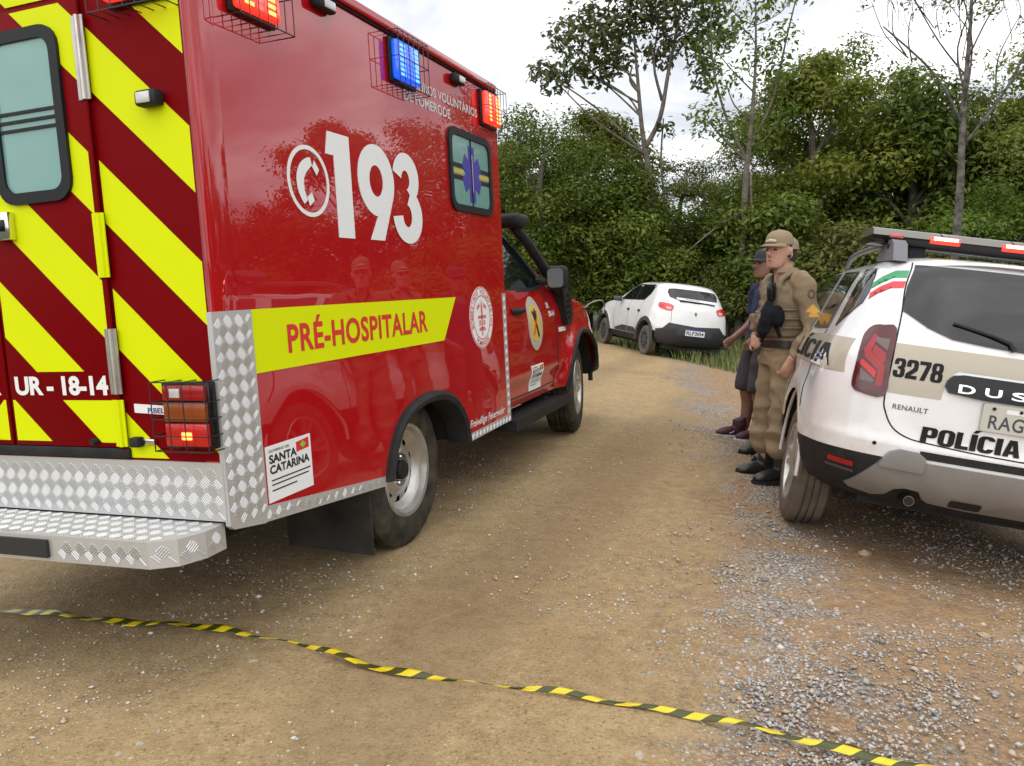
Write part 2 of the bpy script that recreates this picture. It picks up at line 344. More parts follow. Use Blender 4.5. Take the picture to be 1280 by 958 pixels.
def wheel(parent, c, R, w, rimr, side, style, tm=None, n=96, steer=0.):
    """side -1: outer face towards -Y; tyre is the part, rim and hub its sub-parts; built around the origin"""
    tm = tm or M_rubber; mb = MB(); h = w / 2; s = side
    pr = [(rimr, .80 * h), (rimr + .012, .93 * h), (rimr + (R - rimr) * .45, h), (R - .035, .97 * h), (R - .012, .86 * h), (R, .76 * h)]
    tread = []
    g = [.76, .42, .38, .30, .26, .06, .02]
    for k, q in enumerate(g[1:]):
        dep = .008 if k in (1, 3, 5) else 0
        tread += [(R + .001 * (1 - q) if not dep else R - dep, q * h)] if True else []
    half = pr + [(R + .002, .40 * h), (R - .008, .385 * h), (R - .008, .30 * h), (R + .003, .285 * h), (R + .003, .05 * h), (R - .008, .035 * h)]
    prof = [(r, s * y) for r, y in half] + [(r, -s * y) for r, y in half[::-1]]
    mb.lathe(prof, 'y', (0, 0, 0), n)
    V = np.array(mb.V); m = len(prof)
    for k in range(m):                           # shoulder blocks
        if k in (3, 4, m - 4, m - 5):
            for q in range(n):
                if q % 3 == 0:
                    i = k * n + q; f = 1 - .009 / R; V[i, 0] *= f; V[i, 2] *= f
    mb.V = [tuple(v) for v in V]
    o = mb.build('wheel', tm, parent, 30); o.location = c; o.rotation_euler.z = steer
    r = MB(); nn = 80
    if style == 'steel':
        P = [(rimr + .012, .90 * h), (rimr + .004, .97 * h), (rimr - .012, .93 * h), (rimr - .022, .70 * h), (rimr - .045, .60 * h), (rimr - .055, .44 * h), (rimr - .062, .40 * h), (rimr - .092, .46 * h), (rimr - .098, .52 * h), (.095, .66 * h), (.085, .62 * h), (.078, .42 * h), (.0, .42 * h)]
        hole = lambda k, q: k == 6 and q % 8 in (2, 3, 4)
        r.lathe([(a, s * b) for a, b in P], 'y', (0, 0, 0), nn, skip=hole)
        ro = r.build('rim', M_steel, o)
        hb = MB().lathe([(.05, s * .42 * h), (.05, s * .72 * h), (.042, s * .80 * h), (0, s * .80 * h)], 'y', (0, 0, 0), 24).build('hub_cap', M_black, o)
        for k in range(6):
            a = k * math.pi / 3 + .3; cx, cz = .066 * math.cos(a), .066 * math.sin(a)
            MB().lathe([(.012, s * .41 * h), (.012, s * .60 * h), (.008, s * .64 * h), (0, s * .64 * h)], 'y', (cx, 0, cz), 8).build('lug_nut', M_chrome, o)
        MB().lathe([(rimr, s * .1 * h), (0, s * .1 * h)], 'y', (0, 0, 0), 32).build('brake_drum', M_dark, o)
    elif style == 'alloy':
        P = [(rimr + .012, .90 * h), (rimr + .004, .97 * h), (rimr - .010, .92 * h), (rimr - .018, .6 * h), (rimr - .03, .2 * h)]
        r.lathe([(a, s * b) for a, b in P], 'y', (0, 0, 0), nn)
        r.lathe([(.06, s * .5 * h), (.06, s * .80 * h), (.045, s * .86 * h), (0, s * .86 * h)], 'y', (0, 0, 0), 24)
        for k in range(10):
            a = 2 * math.pi * (k // 2) / 5 + (.17 if k % 2 else -.17); ca, sa = math.cos(a), math.sin(a)
            V = []
            for t, wd, y0 in ((.045, .022, .80), (rimr - .008, .017, .88)):
                for sg, yy in ((1, y0), (-1, y0), (-1, y0 - .35), (1, y0 - .35)):
                    V.append((ca * t - sa * wd * sg, s * yy * h, sa * t + ca * wd * sg))
            r.add(V, [(0, 1, 2, 3), (4, 7, 6, 5), (0, 4, 5, 1), (1, 5, 6, 2), (2, 6, 7, 3), (3, 7, 4, 0)])
        r.build('rim', M_steel, o)
        MB().lathe([(rimr - .01, s * .15 * h), (0, s * .15 * h)], 'y', (0, 0, 0), 32).build('brake_disc', M_dark, o)
    else:
        P = [(rimr + .010, .90 * h), (rimr, .98 * h), (rimr - .014, .94 * h), (rimr - .03, .86 * h), (.10, .92 * h), (.045, .98 * h), (0, .99 * h)]
        hole = lambda k, q: k == 3 and q % 10 in (3, 4, 5)
        r.lathe([(a, s * b) for a, b in P], 'y', (0, 0, 0), nn, skip=hole)
        r.build('rim', mat('dark_grey_wheel', (.06, .062, .066), .4, metal=.4), o)
        MB().lathe([(rimr - .01, s * .4 * h), (0, s * .4 * h)], 'y', (0, 0, 0), 24).build('brake_drum', M_dark, o)
    return o

def slice_body(name, rows, parent, m, y0=0., mid=5, arches=(), bulge=None, nside=110, ncor=22, keep=None):
    """body as a stack of horizontal outlines. rows: z, xr, xf, w, Lr, nr, Lf, nf"""
    rows = np.array(rows, float); k = np.arange(len(rows)); ks = np.linspace(0, len(rows) - 1, (len(rows) - 1) * mid + 1)
    T = np.stack([pchip(k, rows[:, c], ks) for c in range(8)], 1)
    ang = np.linspace(0, np.pi / 2, ncor); V = []; 
    tside = np.linspace(0, 1, nside)[1:-1]
    for z, xr, xfr, w, Lr, nr, Lf, nf in T:
        xs = []; ys = []
        for a in ang: xs.append(xfr - Lf + Lf * np.cos(a) ** (2 / nf)); ys.append(w * np.sin(a) ** (2 / nf))
        for t in tside: xs.append((xfr - Lf) * (1 - t) + (xr + Lr) * t); ys.append(w)
        for a in ang: xs.append(xr + Lr - Lr * np.sin(a) ** (2 / nr)); ys.append(w * np.cos(a) ** (2 / nr))
        xs = np.array(xs); ys = np.array(ys)
        if bulge is not None: ys = bulge(xs, ys, z, w)
        X = np.concatenate([xs, xs[-2:0:-1]]); Y = np.concatenate([ys, -ys[-2:0:-1]]); V.append(np.stack([X, Y, np.full(len(X), z)], 1))
    n = len(V[0]); V = np.concatenate(V); mrow = len(T)
    for ax, az, R in arches:                     # snap the grid onto the wheel arch circle
        d = np.hypot(V[:, 0] - ax, V[:, 2] - az); sel = (abs(d - R) < .018) & (abs(V[:, 1]) > .45)
        f = R / d[sel]; V[sel, 0] = ax + (V[sel, 0] - ax) * f; V[sel, 2] = az + (V[sel, 2] - az) * f
    F = []
    for r in range(mrow - 1):
        for q in range(n):
            f = (r * n + q, r * n + (q + 1) % n, (r + 1) * n + (q + 1) % n, (r + 1) * n + q)
            c = V[list(f)].mean(0); ok = True
            for ax, az, R in arches:
                if math.hypot(c[0] - ax, c[2] - az) < R - .002 and abs(c[1]) > .45: ok = False
            if ok and (keep is None or keep(c)): F.append(f)
    F.append(tuple(range((mrow - 1) * n, mrow * n)))
    V[:, 1] += y0
    return fixn(mesh_obj(name, V, F, m, parent, 50))

def arc_trim(name, c, R, r, a0, a1, y, m, parent, n=40, surf=None, face='R'):
    if surf is not None:
        Q = [(c[0] + R * math.cos(rad(a0 + (a1 - a0) * k / n)), c[1] + R * math.sin(rad(a0 + (a1 - a0) * k / n))) for k in range(n + 1)]
        P = [surf.at(face, c[0] + (u - c[0]) * 1.035, max(c[1] + (v - c[1]) * 1.035, .47), 0) for u, v in Q]
        return MB().tube([(q[0], p[1], q[1]) for p, q in zip(P, Q)], r, 8).build(name, m, parent, 60)
    mb = MB(); P = [(c[0] + R * math.cos(rad(a0 + (a1 - a0) * k / n)), y, c[1] + R * math.sin(rad(a0 + (a1 - a0) * k / n))) for k in range(n + 1)]
    return mb.tube(P, r, 8).build(name, m, parent, 60)
def liner(c, R, y0, y1, parent, y0c=0.):
    mb = MB(); n = 24; V = []; 
    for y in (y0, y1):
        for k in range(n + 1):
            a = math.pi * (.03 + .94 * k / n); V.append((c[0] + R * math.cos(a), y, c[1] + R * math.sin(a)))
    F = [(k, k + 1, n + 2 + k, n + 1 + k) for k in range(n)] + [tuple(range(n + 1, 2 * n + 2))]
    mb.add(V, F); return mb.build('wheel_well', M_dark, parent, 40)
def clip_poly(poly, rect):
    u0, u1, v0, v1 = rect
    def cut(P, f, inter):
        out = []
        for k in range(len(P)):
            a, b = P[k], P[(k + 1) % len(P)]
            if f(a): out.append(a)
            if f(a) != f(b): out.append(inter(a, b))
        return out
    def atu(u): return lambda a, b: (u, a[1] + (b[1] - a[1]) * (u - a[0]) / (b[0] - a[0]))
    def atv(v): return lambda a, b: (a[0] + (b[0] - a[0]) * (v - a[1]) / (b[1] - a[1]), v)
    for f, it in ((lambda p: p[0] >= u0, atu(u0)), (lambda p: p[0] <= u1, atu(u1)), (lambda p: p[1] >= v0, atv(v0)), (lambda p: p[1] <= v1, atv(v1))):
        poly = cut(poly, f, it)
        if len(poly) < 3: return []
    return poly
def tread_pattern(rect, at, parent, cell=.055, inside=None, hgt=.0022):
    """raised five-bar pattern of checker plate, one joined relief"""
    mb = MB(); u0, u1, v0, v1 = rect; j = 0
    v = v0 + cell * .3
    while v < v1 - .2 * cell:
        u = u0 + cell * (.3 if j % 2 == 0 else .8)
        while u < u1 - .2 * cell:
            a = rad(45 if j % 2 == 0 else -45); ca, sa = math.cos(a), math.sin(a)
            for q in range(-2, 3):
                du, dv = -sa * q * .0078, ca * q * .0078; hl = .0185 if abs(q) < 2 else .014; hw = .0027
                P = []
                for l, wd, hh in ((-hl, -hw, 0), (hl, -hw, 0), (hl, hw, 0), (-hl, hw, 0), (-hl * .75, 0, hgt), (hl * .75, 0, hgt)):
                    P.append((u + du + ca * l - sa * wd, v + dv + sa * l + ca * wd, hh))
                if all(u0 <= p[0] <= u1 and v0 <= p[1] <= v1 and (inside is None or inside(p[0], p[1])) for p in P):
                    mb.add([at(*p) for p in P], [(0, 1, 5, 4), (2, 3, 4, 5), (1, 2, 5), (3, 0, 4)])
            u += cell
        v += cell * .5; j += 1
    o = mesh_obj('tread_relief', mb.V, mb.F, M_alu, parent, 0); o['kind'] = 'stuff'; return o

# ------------------------------------------------------------------ the red ambulance
amb = empty('ambulance', AMB)
tag(amb, 'red box-bodied ambulance with yellow chevron rear doors and the number 193', 'ambulance')
YS, YC, YL, XR, XF = -.98, -.07, .84, -1.37, 1.32
def build_ambulance():
    A = amb; mirror = lambda y: 2 * YC - y
    arch = [(-.335, .43), (-.31, .50), (-.27, .58), (-.205, .66), (-.11, .72), (.02, .757), (.16, .768), (.29, .757), (.41, .722), (.51, .655), (.575, .575), (.605, .50), (.615, .43)]
    side = [(-1.23, .545), (-.333, .45)] + arch[1:-1] + [(.613, .455), (XF, .465), (XF, 2.45), (-1.23, 2.45)]
    for ys, yi in ((YS, YS + .035), (YL, YL - .035)):
        sp = MB().prism(side, 'y', ys, yi).build('side_panel', M_red, A, 30)
        if ys == YS: right = sp
        # corner post, slightly rounded
        sg = -1 if ys == YS else 1
        pl = [(-1.23, ys), (-1.30, ys + sg * .004), (-1.335, ys), (-1.355, ys - sg * .009), (-1.366, ys - sg * .02), (XR, ys - sg * .04), (XR, ys - sg * .07), (-1.23, ys - sg * .07)]
        MB().prism(pl, 'z', .56, 2.45).build('corner_post', M_red, A, 40)
    MB().box(XR + .002, XR + .03, YS + .068, YL - .068, .56, 2.45).build('rear_wall', M_dred, A, 0)
    MB().box(XF - .03, XF - .002, YS + .036, YL - .036, .46, 2.45).build('front_wall', M_red, A, 0)
    MB().box(-1.3, 1.28, YS + .25, YL - .25, .40, .50).build('floor_pan', M_dark, A, 0)
    MB().box(-1.3, 3.4, YC - .42, YC - .32, .38, .50).box(-1.3, 3.4, YC + .32, YC + .42, .38, .50).build('chassis_rail', M_dark, A, 0)
    # roof cap with gutter lip
    rp = []
    for d, z in ((.018, 2.452), (.022, 2.462), (.022, 2.487), (.012, 2.50), (-.03, 2.512), (-.25, 2.53), (-.9, 2.54)):
        rp.append((d, z))
    V = []; F = []; n = 0
    for d, z in rp:
        o = rrect(XR - .008 - d, XF + d, YS - d, YL + d, max(.05 + d, .01), 5) if d > -.5 else rrect(-.2, .2, YC - .05, YC + .05, .01, 5)
        V += [(a, b, z) for a, b in o]; n = len(o)
    for r in range(len(rp) - 1): F += [(r * n + q, r * n + (q + 1) % n, (r + 1) * n + (q + 1) % n, (r + 1) * n + q) for q in range(n)]
    F += [tuple(range(n)), tuple(range((len(rp) - 1) * n, len(rp) * n))]
    fixn(mesh_obj('roof', V, F, M_red, A, 40))
    S = Surf(plane=YS); B = Surf(plane=XR)
    MB().tube([(XR - .01, YS - .006, 2.445), (XF + .005, YS - .006, 2.445)], .006, 6).build('roof_seal', M_black, A)
    # wheel arch lips
    for ys, sg in ((YS, -1), (YL, 1)):
        P = catmull(arch, 4); inn = []
        cx, cz = .14, .42
        mb = MB(); V = []; m = len(P)
        for u, v in P:
            du, dv = u - cx, v - cz; l = math.hypot(du, dv); nu, nv = du / l, dv / l
            for k, (a, y) in enumerate(((.004, 0), (.002, .022), (-.018, .034), (-.045, .024), (-.052, -.02), (-.052, -.10))):
                V.append((u + nu * a, ys + sg * y, v + nv * a))
        F = [(k * 6 + q, k * 6 + q + 1, (k + 1) * 6 + q + 1, (k + 1) * 6 + q) for k in range(m - 1) for q in range(5)] + [tuple(range(6)), tuple((m - 1) * 6 + q for q in range(6))]
        mb.add(V, F).build('wheel_arch_lip', M_black, A, 40)
    liner((.14, .40), .44, YS + .05, YS + .50, A); liner((.14, .40), .44, YL - .05, YL - .50, A)
    # wheels
    wheel(A, (.085, YS + .225, .385), .385, .25, .228, -1, 'steel'); wheel(A, (.085, mirror(YS + .225), .385), .385, .25, .228, 1, 'steel')
    wheel(A, (3.22, -.785, .385), .385, .25, .228, -1, 'alloy', steer=.13); wheel(A, (3.22, mirror(-.785), .385), .385, .25, .228, 1, 'alloy', steer=.13)
    MB().tube([(.085, -.8, .36), (.085, .66, .36)], .05, 10).build('rear_axle', M_dark, A)
    MB().tube([(3.22, -.7, .36), (3.22, .56, .36)], .05, 10).build('front_axle', M_dark, A)
    for y0, y1 in ((-.945, -.50), (mirror(-.945), mirror(-.50))):
        MB().prism([(y0, .115), (y1, .135), (y1, .46), (y0, .44)], 'x', -.425, -.415).build('mud_flap', mat('mud_flap_rubber', (.012, .0125, .013), .6, spec=.2, var=(5, (.05, .045, .04), .2)), A, 0)
    # ---- side graphics
    panel('yellow_band', [(-1.175, 1.021), (.375, 1.013), (.55, 1.234), (-1.175, 1.241)], 'R', S, M_yel, A, .002, .5)
    lettering('lettering', 'PRÉ-HOSPITALAR', (-.978, .185, 1.072, 1.205), 'R', S, M_redfilm, A, .028, off=.003, space=1.06)['label'] = 'red letters PRÉ-HOSPITALAR'
    one = [(-.612, 1.922), (-.452, 1.922), (-.452, 1.507), (-.575, 1.507), (-.575, 1.832), (-.634, 1.832)]
    panel('digit', one, 'R', S, M_white_film, A, .0025, 1)
    nine_o = circ(-.236, 1.768, .160, .156, 48); nine_i = circ(-.240, 1.766, .060, .068, 48)
    frame_panel('digit', nine_o, nine_i, 'R', S, M_white_film, A, .0025, .002)
    panel('digit_tail', [(-.079, 1.735), (-.1, 1.685), (-.195, 1.508), (-.318, 1.508), (-.222, 1.64), (-.16, 1.70)], 'R', S, M_white_film, A, .0022, 1)
    def arcpts(cx, cz, rx, rz, a0, a1, n=22): return [(cx + rx * math.cos(rad(a0 + (a1 - a0) * k / n)), cz + rz * math.sin(rad(a0 + (a1 - a0) * k / n))) for k in range(n + 1)]
    mb = MB()
    def ribbon(o, i, of=.0025):
        V = [S.at('R', u, v, of) for u, v in o] + [S.at('R', u, v, of) for u, v in i]; n = len(o)
        mb.add(V, [(k, k + 1, n + k + 1, n + k) for k in range(n - 1)])
    ribbon(arcpts(.048, 1.808, .132, .118, 168, -62), arcpts(.040, 1.800, .040, .044, 175, -78))
    ribbon(arcpts(.048, 1.632, .150, .130, 74, -176), arcpts(.040, 1.632, .045, .052, 84, -180), .0032)
    mb.build('digit', M_white_film, A, 0)
    frame_panel('phone_ring', circ(-.762, 1.711, .139, .134, 48), circ(-.762, 1.711, .122, .118, 48), 'R', S, M_white_film, A, .0025, .002)
    hp = catmull([(-.030, -.080, .015), (-.054, -.040, .021), (-.058, .006, .024), (-.036, .044, .024), (.000, .068, .020), (.022, .076, .015)], 4); mb = MB(); V = []
    for k, p in enumerate(hp):
        a, b = hp[max(k - 1, 0)], hp[min(k + 1, len(hp) - 1)]; t = (b - a)[:2]; t = t / np.linalg.norm(t)
        for q in (1, -1): V.append(S.at('R', -.762 + p[0] - t[1] * p[2] * q, 1.711 + p[1] + t[0] * p[2] * q, .0025))
    mb.add(V, [(2 * k, 2 * k + 1, 2 * k + 3, 2 * k + 2) for k in range(len(hp) - 1)])
    for P in ([(.042, .084), (.072, .050), (.054, .026), (.026, .058)], [(-.008, -.094), (.028, -.070), (.012, -.040), (-.020, -.060)]):
        mb.add([S.at('R', -.762 + u, 1.711 + v, .0027) for u, v in P], [(0, 1, 2, 3)])
    mb.build('phone_handset', M_white_film, A, 0)
    pf = mat('white_letter_film', (.62, .60, .60), .45)
    lettering('lettering', 'BOMBEIROS VOLUNTÁRIOS', (.03, 1.0, 2.252, 2.312), 'R', S, pf, A, .02, off=.002)
    lettering('lettering', 'DE POMERODE', (.08, .615, 2.178, 2.228), 'R', S, pf, A, .02, off=.002)
    lettering('lettering', 'Freiwillige Feuerwehr', (.655, 1.215, .478, .535), 'R', S, M_white_film, A, .01, shear=.35, off=.002)
    # round badge with ring text
    panel('badge', circ(.912, 1.105, .180, .180, 40), 'R', S, M_white_film, A, .002, 1)
    pink = mat('faded_red_print', (.62, .16, .15), .5); redp = mat('red_print', (.55, .05, .05), .5)
    frame_panel('badge_ring', circ(.912, 1.105, .130, .130, 40), circ(.912, 1.105, .124, .124, 40), 'R', S, redp, A, .003, .002)
    frame_panel('badge_ring', circ(.912, 1.105, .177, .177, 40), circ(.912, 1.105, .172, .172, 40), 'R', S, redp, A, .003, .002)
    def ringtext(s, cx, cz, r, a0, a1, hh, m, inv=False):
        mb = MB()
        for k, ch in enumerate(s):
            if ch == ' ': continue
            a = rad(a0 + (a1 - a0) * (k + .5) / len(s)); V, F = text2d(ch, .01); P = []
            if not V: continue
            w = max(v[0] for v in V)
            for x, y in V:
                x = (x - w / 2) * hh; y = (y - .35) * hh
                if inv: rr = r - y; t = a + x / r
                else: rr = r + y; t = a - x / r
                P.append(S.at('R', cx + rr * math.cos(t), cz + rr * math.sin(t), .003))
            mb.add(P, F)
        return mb.build('badge_text', m, A, 0)
    ringtext('BOMBEIROS VOLUNTÁRIOS', .912, 1.105, .151, 205, -25, .040, redp); ringtext('POMERODE', .912, 1.105, .151, 232, 308, .040, redp, True)
    mb = MB()
    for poly in ([(.905, 1.0), (.919, 1.0), (.925, 1.17), (.912, 1.215), (.899, 1.17)],
                 [(.85, 1.10), (.974, 1.10), (.974, 1.118), (.85, 1.118)], [(.86, 1.03), (.964, 1.03), (.950, 1.05), (.874, 1.05)],
                 [(.845, 1.15), (.885, 1.17), (.880, 1.19), (.84, 1.17)], [(.979, 1.15), (.939, 1.17), (.944, 1.19), (.984, 1.17)],
                 [(.868, 1.06), (.890, 1.06), (.890, 1.09), (.868, 1.09)], [(.934, 1.06), (.956, 1.06), (.956, 1.09), (.934, 1.09)]):
        mb.add([S.at('R', u, v, .0032) for u, v in poly], [tuple(range(len(poly)))])
    mb.build('badge_emblem', pink, A, 0)
    def sticker(u0, u1, v0, v1, S, o=.0025, sp=1):
        st = panel('sticker', [(u0, v0), (u1, v0), (u1, v1), (u0, v1)], 'R', S, M_white_film, A, o, sp); st['label'] = 'white state sticker lettered SANTA CATARINA'
        w, h = u1 - u0, v1 - v0; blk = mat('black_print', (.01, .01, .01), .5)
        def r(a, b, c, d): return (u0 + a * w, u0 + b * w, v0 + c * h, v0 + d * h)
        lettering('print', 'SANTA', r(.06, .66, .68, .84), 'R', S, blk, st, .035, off=o + .001); lettering('print', 'CATARINA', r(.06, .94, .49, .65), 'R', S, blk, st, .035, off=o + .001)
        lettering('print', 'GOVERNO DE', r(.06, .5, .88, .93), 'R', S, blk, st, .01, off=o + .001)
        for c, e in ((.38, .95), (.30, .9), (.20, .62)):
            q = r(.08, e, c - .012, c + .012); panel('print', [(q[0], q[2]), (q[1], q[2]), (q[1], q[3]), (q[0], q[3])], 'R', S, blk, st, o + .001, sp)
        q = r(.66, .95, .74, .95); fr = mat('flag_red', (.6, .02, .03), .5)
        panel('flag_mark', [(q[0], q[2]), (q[1], q[2] + .02 * h), (q[1], q[3]), (q[0], q[3] - .03 * h)], 'R', S, fr, st, o + .001, sp)
        q = r(.74, .88, .78, .91); panel('flag_mark', [(q[0], (q[2] + q[3]) / 2), ((q[0] + q[1]) / 2, q[2]), (q[1], (q[2] + q[3]) / 2), ((q[0] + q[1]) / 2, q[3])], 'R', S, mat('flag_green', (.25, .5, .05), .5), st, o + .002, sp)
    sticker(-1.16, -.888, .558, .759, S)
    # side window
    fo, fi = rrect(.555, 1.165, 1.700, 2.145, .075), rrect(.592, 1.128, 1.737, 2.108, .05)
    wf = frame_panel('window', fo, fi, 'R', S, mat('window_rubber', (.012, .013, .015), .5, spec=.25), A, .014, .016)
    gp = panel('pane', rrect(.590, 1.130, 1.735, 2.110, .05), 'R', S, M_teal, wf, .004, .3)
    blk = M_black; pur = mat('purple_blue_film', (.05, .035, .30), .5); gold = mat('gold_film', (.55, .38, .06), .5)
    panel('sliding_bar', [(.856, 1.735), (.868, 1.735), (.868, 2.11), (.856, 2.11)], 'R', S, blk, wf, .009, 1)
    cx, cz = .868, 1.915
    for k, a in enumerate((90, 30, -30)):
        ca, sa = math.cos(rad(a)), math.sin(rad(a)); L, wd = (.155 if k == 0 else .135), .042
        P = [(cx + ca * l - sa * q, cz + sa * l + ca * q) for l, q in ((-L, -wd), (L, -wd), (L, wd), (-L, wd))]
        panel('star_arm', P, 'R', S, pur, wf, .0055 + .0006 * k, 1)
    for q, mm in ((.032, blk), (.0, gold), (-.032, blk)):
        for x0, x1 in ((.592, .745), (.990, 1.128)):
            panel('film_line', [(x0, cz + q - .012 + (cx - x0) * .0), (x1, cz + q - .012), (x1, cz + q + .012), (x0, cz + q + .012)], 'R', S, mm, wf, .0056, 1)
    panel('staff', [(cx - .007, cz - .10), (cx + .007, cz - .10), (cx + .009, cz + .11), (cx - .009, cz + .11)], 'R', S, mat('pale_film', (.6, .55, .6), .5), wf, .0085, 1)
    # lower trims of checker plate
    t1 = panel('checker_trim', [(-1.19, .500), (-.335, .412), (-.335, .456), (-1.19, .556)], 'R', S, M_alu, A, .003, .5)
    t2 = panel('checker_trim', [(.617, .418), (XF, .425), (XF, .470), (.615, .460)], 'R', S, M_alu, A, .003, .5)
    t3 = panel('checker_trim', [(1.268, .472), (XF + .002, .472), (XF + .002, 1.238), (1.268, 1.238)], 'R', S, M_alu, A, .003, .5)
    cp = panel('checker_corner', [(-1.373, .540), (-1.355, .525), (-1.19, .498), (-1.176, .56), (-1.176, 1.241), (-1.373, 1.241)], 'R', S, M_alu, A, .007, .5, .02)
    atS = lambda u, v, h: S.at('R', u, v, .0072 + h); atS3 = lambda u, v, h: S.at('R', u, v, .0032 + h)
    tread_pattern((-1.372, -1.178, .53, 1.238), atS, cp, inside=lambda u, v: v > .535 - (u + 1.37) * .15)
    tread_pattern((-1.19, -.335, .40, .56), atS3, t1, inside=lambda u, v: .503 - (u + 1.19) * .103 < v < .553 - (u + 1.19) * .117)
    tread_pattern((.62, 1.318, .42, .468), atS3, t2); tread_pattern((1.268, 1.32, .475, 1.235), atS3, t3)
    # ---- rear: doors, chevrons, window
    dz0, dz1 = .795, 2.26
    doors = []
    for y0, y1 in ((-.572, -.076), (-.064, .432)):
        doors.append(MB().box(XR - .012, XR + .001, y0, y1, dz0, dz1, bev=.004).build('rear_door', M_dred, A, 30))
    D = Surf(plane=XR - .012)
    def stripes(rect, surf, parent, mir=False):
        for k in range(-8, 4):
            c0, c1 = 1.191 + k * .417, 1.393 + k * .417; f = lambda y, c: c + .93 * (y + .975)
            P = [(-1.2, f(-1.2, c0)), (.6, f(.6, c0)), (.6, f(.6, c1)), (-1.2, f(-1.2, c1))]
            P = clip_poly(P, rect)
            if len(P) >= 3:
                if mir: P = [(2 * YC - u, v) for u, v in P][::-1]
                panel('yellow_stripe', P, 'B', surf, M_yel, parent, .0015, 2, .001)
    panel('red_film', [(-.972, .757), (-.90, .757), (-.90, 2.44), (-.972, 2.44)], 'B', B, M_dred, A, .0008, 3, .0006)
    stripes((-.968, -.592, .760, 2.43), B, A); stripes((-.592, -.20, 2.275, 2.43), B, A)
    for m, dr in ((False, doors[0]), (True, doors[1])):
        for v0, v1 in ((1.058, 2.25), (.812, .958)): stripes((-.562, -.088, v0, v1), D, dr, m)
    lettering('lettering', 'UR - 18-14', (-.108, -.540, .975, 1.043), 'B', D, M_white_film, doors[0], .04, off=.0025, space=.97)
    lettering('lettering', 'SANTA', (.35, -.035, .975, 1.043), 'B', D, M_white_film, doors[1], .04, off=.0025)
    for (a, b), dr in (((-.487, -.155), doors[0]), ((.015, .347), doors[1])):
        w = frame_panel('window', rrect(a, b, 1.632, 2.194, .07), rrect(a + .036, b - .036, 1.670, 2.156, .045), 'B', D, mat('window_rubber', (.012, .013, .015), .5, spec=.25), dr, .014, .014)
        panel('pane', rrect(a + .034, b - .034, 1.668, 2.158, .045), 'B', D, M_teal, dr, .005, .4)
        for q in (1.875, 1.903, 1.931): MB().box(XR - .022, XR - .016, a + .036, b - .036, q - .005, q + .005).build('window_bar', M_black, dr, 0)
    for z0, z1, mm in ((1.94, 2.20, M_steel), (.98, 1.20, M_steel), (1.37, 1.58, M_yel), (.80, .96, M_yel)):
        MB().tube([(XR - .018, -.579, z0), (XR - .018, -.579, z1)], .009, 8).box(XR - .017, XR - .0125, -.600, -.552, z0, z1).build('hinge', mm, A)
    MB().tube([(XR - .012, -.579, .79), (XR - .012, -.579, 2.26)], .006, 6).build('hinge_rod', M_dred, A)
    MB().box(XR - .013, XR - .0, -.60, .46, .757, .793, bev=.004).build('door_sill', M_black, A)
    MB().box(XR - .045, XR - .012, -.205, -.118, 1.515, 1.612, bev=.008).build('door_handle', M_chrome, doors[0])
    MB().box(XR - .050, XR - .044, -.190, -.132, 1.545, 1.585, bev=.002).build('handle_plate', M_blackg, doors[0])
    MB().tube([(XR - .012, -.461, .816), (XR - .035, -.461, .816)], .012, 10).build('door_stay', M_black, doors[0])
    MB().box(XR - .032, XR, -.66, -.622, .80, .834, bev=.006).build('door_latch', M_black, A); MB().box(XR - .016, XR, -.715, -.66, .808, .828, bev=.004).build('latch_arm', M_chrome, A)
    tg = panel('sticker', [(-.632, .915), (-.780, .908), (-.780, .938), (-.632, .945)], 'B', B, M_white_film, A, .0025, 1)
    lettering('print', 'P.BELL', (-.69, -.775, .914, .932), 'B', B, mat('blue_print', (.05, .08, .3), .5), tg, .02, off=.004)
    # small work lamp
    wl = MB().box(XR - .045, XR, -.885, -.80, 1.885, 1.935, bev=.012).build('work_lamp', M_black, A); MB().box(XR - .049, XR - .04, -.865, -.812, 1.893, 1.927, bev=.004).build('lens', M_wlens, wl)
    for x in (-.60, .70):
        l = MB().box(x - .07, x + .07, YS - .04, YS, 2.375, 2.425, bev=.014).build('marker_lamp', M_black, A); MB().box(x - .02, x + .055, YS - .044, YS - .035, 2.383, 2.417, bev=.004).build('lens', M_wlens, l)
    # caged beacons
    def beacon(face, u0, u1, v0, v1, lit, led, nm):
        def pt(u, v, o): return (u, YS - o, v) if face == 'R' else (XR - o, u, v)
        def bx(u0, u1, v0, v1, o0, o1, m, name, par, bev):
            mb = MB()
            if face == 'R': mb.box(u0, u1, YS - o1, YS - o0, v0, v1, bev=bev)
            else: mb.box(XR - o1, XR - o0, u0, u1, v0, v1, bev=bev)
            return mb.build(name, m, par)
        b = bx(u0, u1, v0, v1, .0, .018, M_black, 'beacon', A, .008); b['label'] = nm
        bx(u0 + .012, u1 - .012, v0 + .012, v1 - .012, .015, .05, lit, 'lens', b, .014)
        for k in range(3):
            for j in range(7):
                ua = u0 + .03 + (u1 - u0 - .06) * (k + .12) / 3; ub = u0 + .03 + (u1 - u0 - .06) * (k + .88) / 3; va = v0 + .025 + (v1 - v0 - .05) * (j + .2) / 7; vb = v0 + .025 + (v1 - v0 - .05) * (j + .75) / 7
                bx(ua, ub, va, vb, .049, .0515, led if k != 1 else lit, 'led', b, 0)
        g = MB(); e = .022; wr = .0023
        for k in range(7):
            u = u0 - e + (u1 - u0 + 2 * e) * k / 6; g.tube([pt(u, v0 - e, .0), pt(u, v0 - e, .075), pt(u, v1 + e * .6, .075), pt(u, v1 + e * .6, .0)], wr, 5)
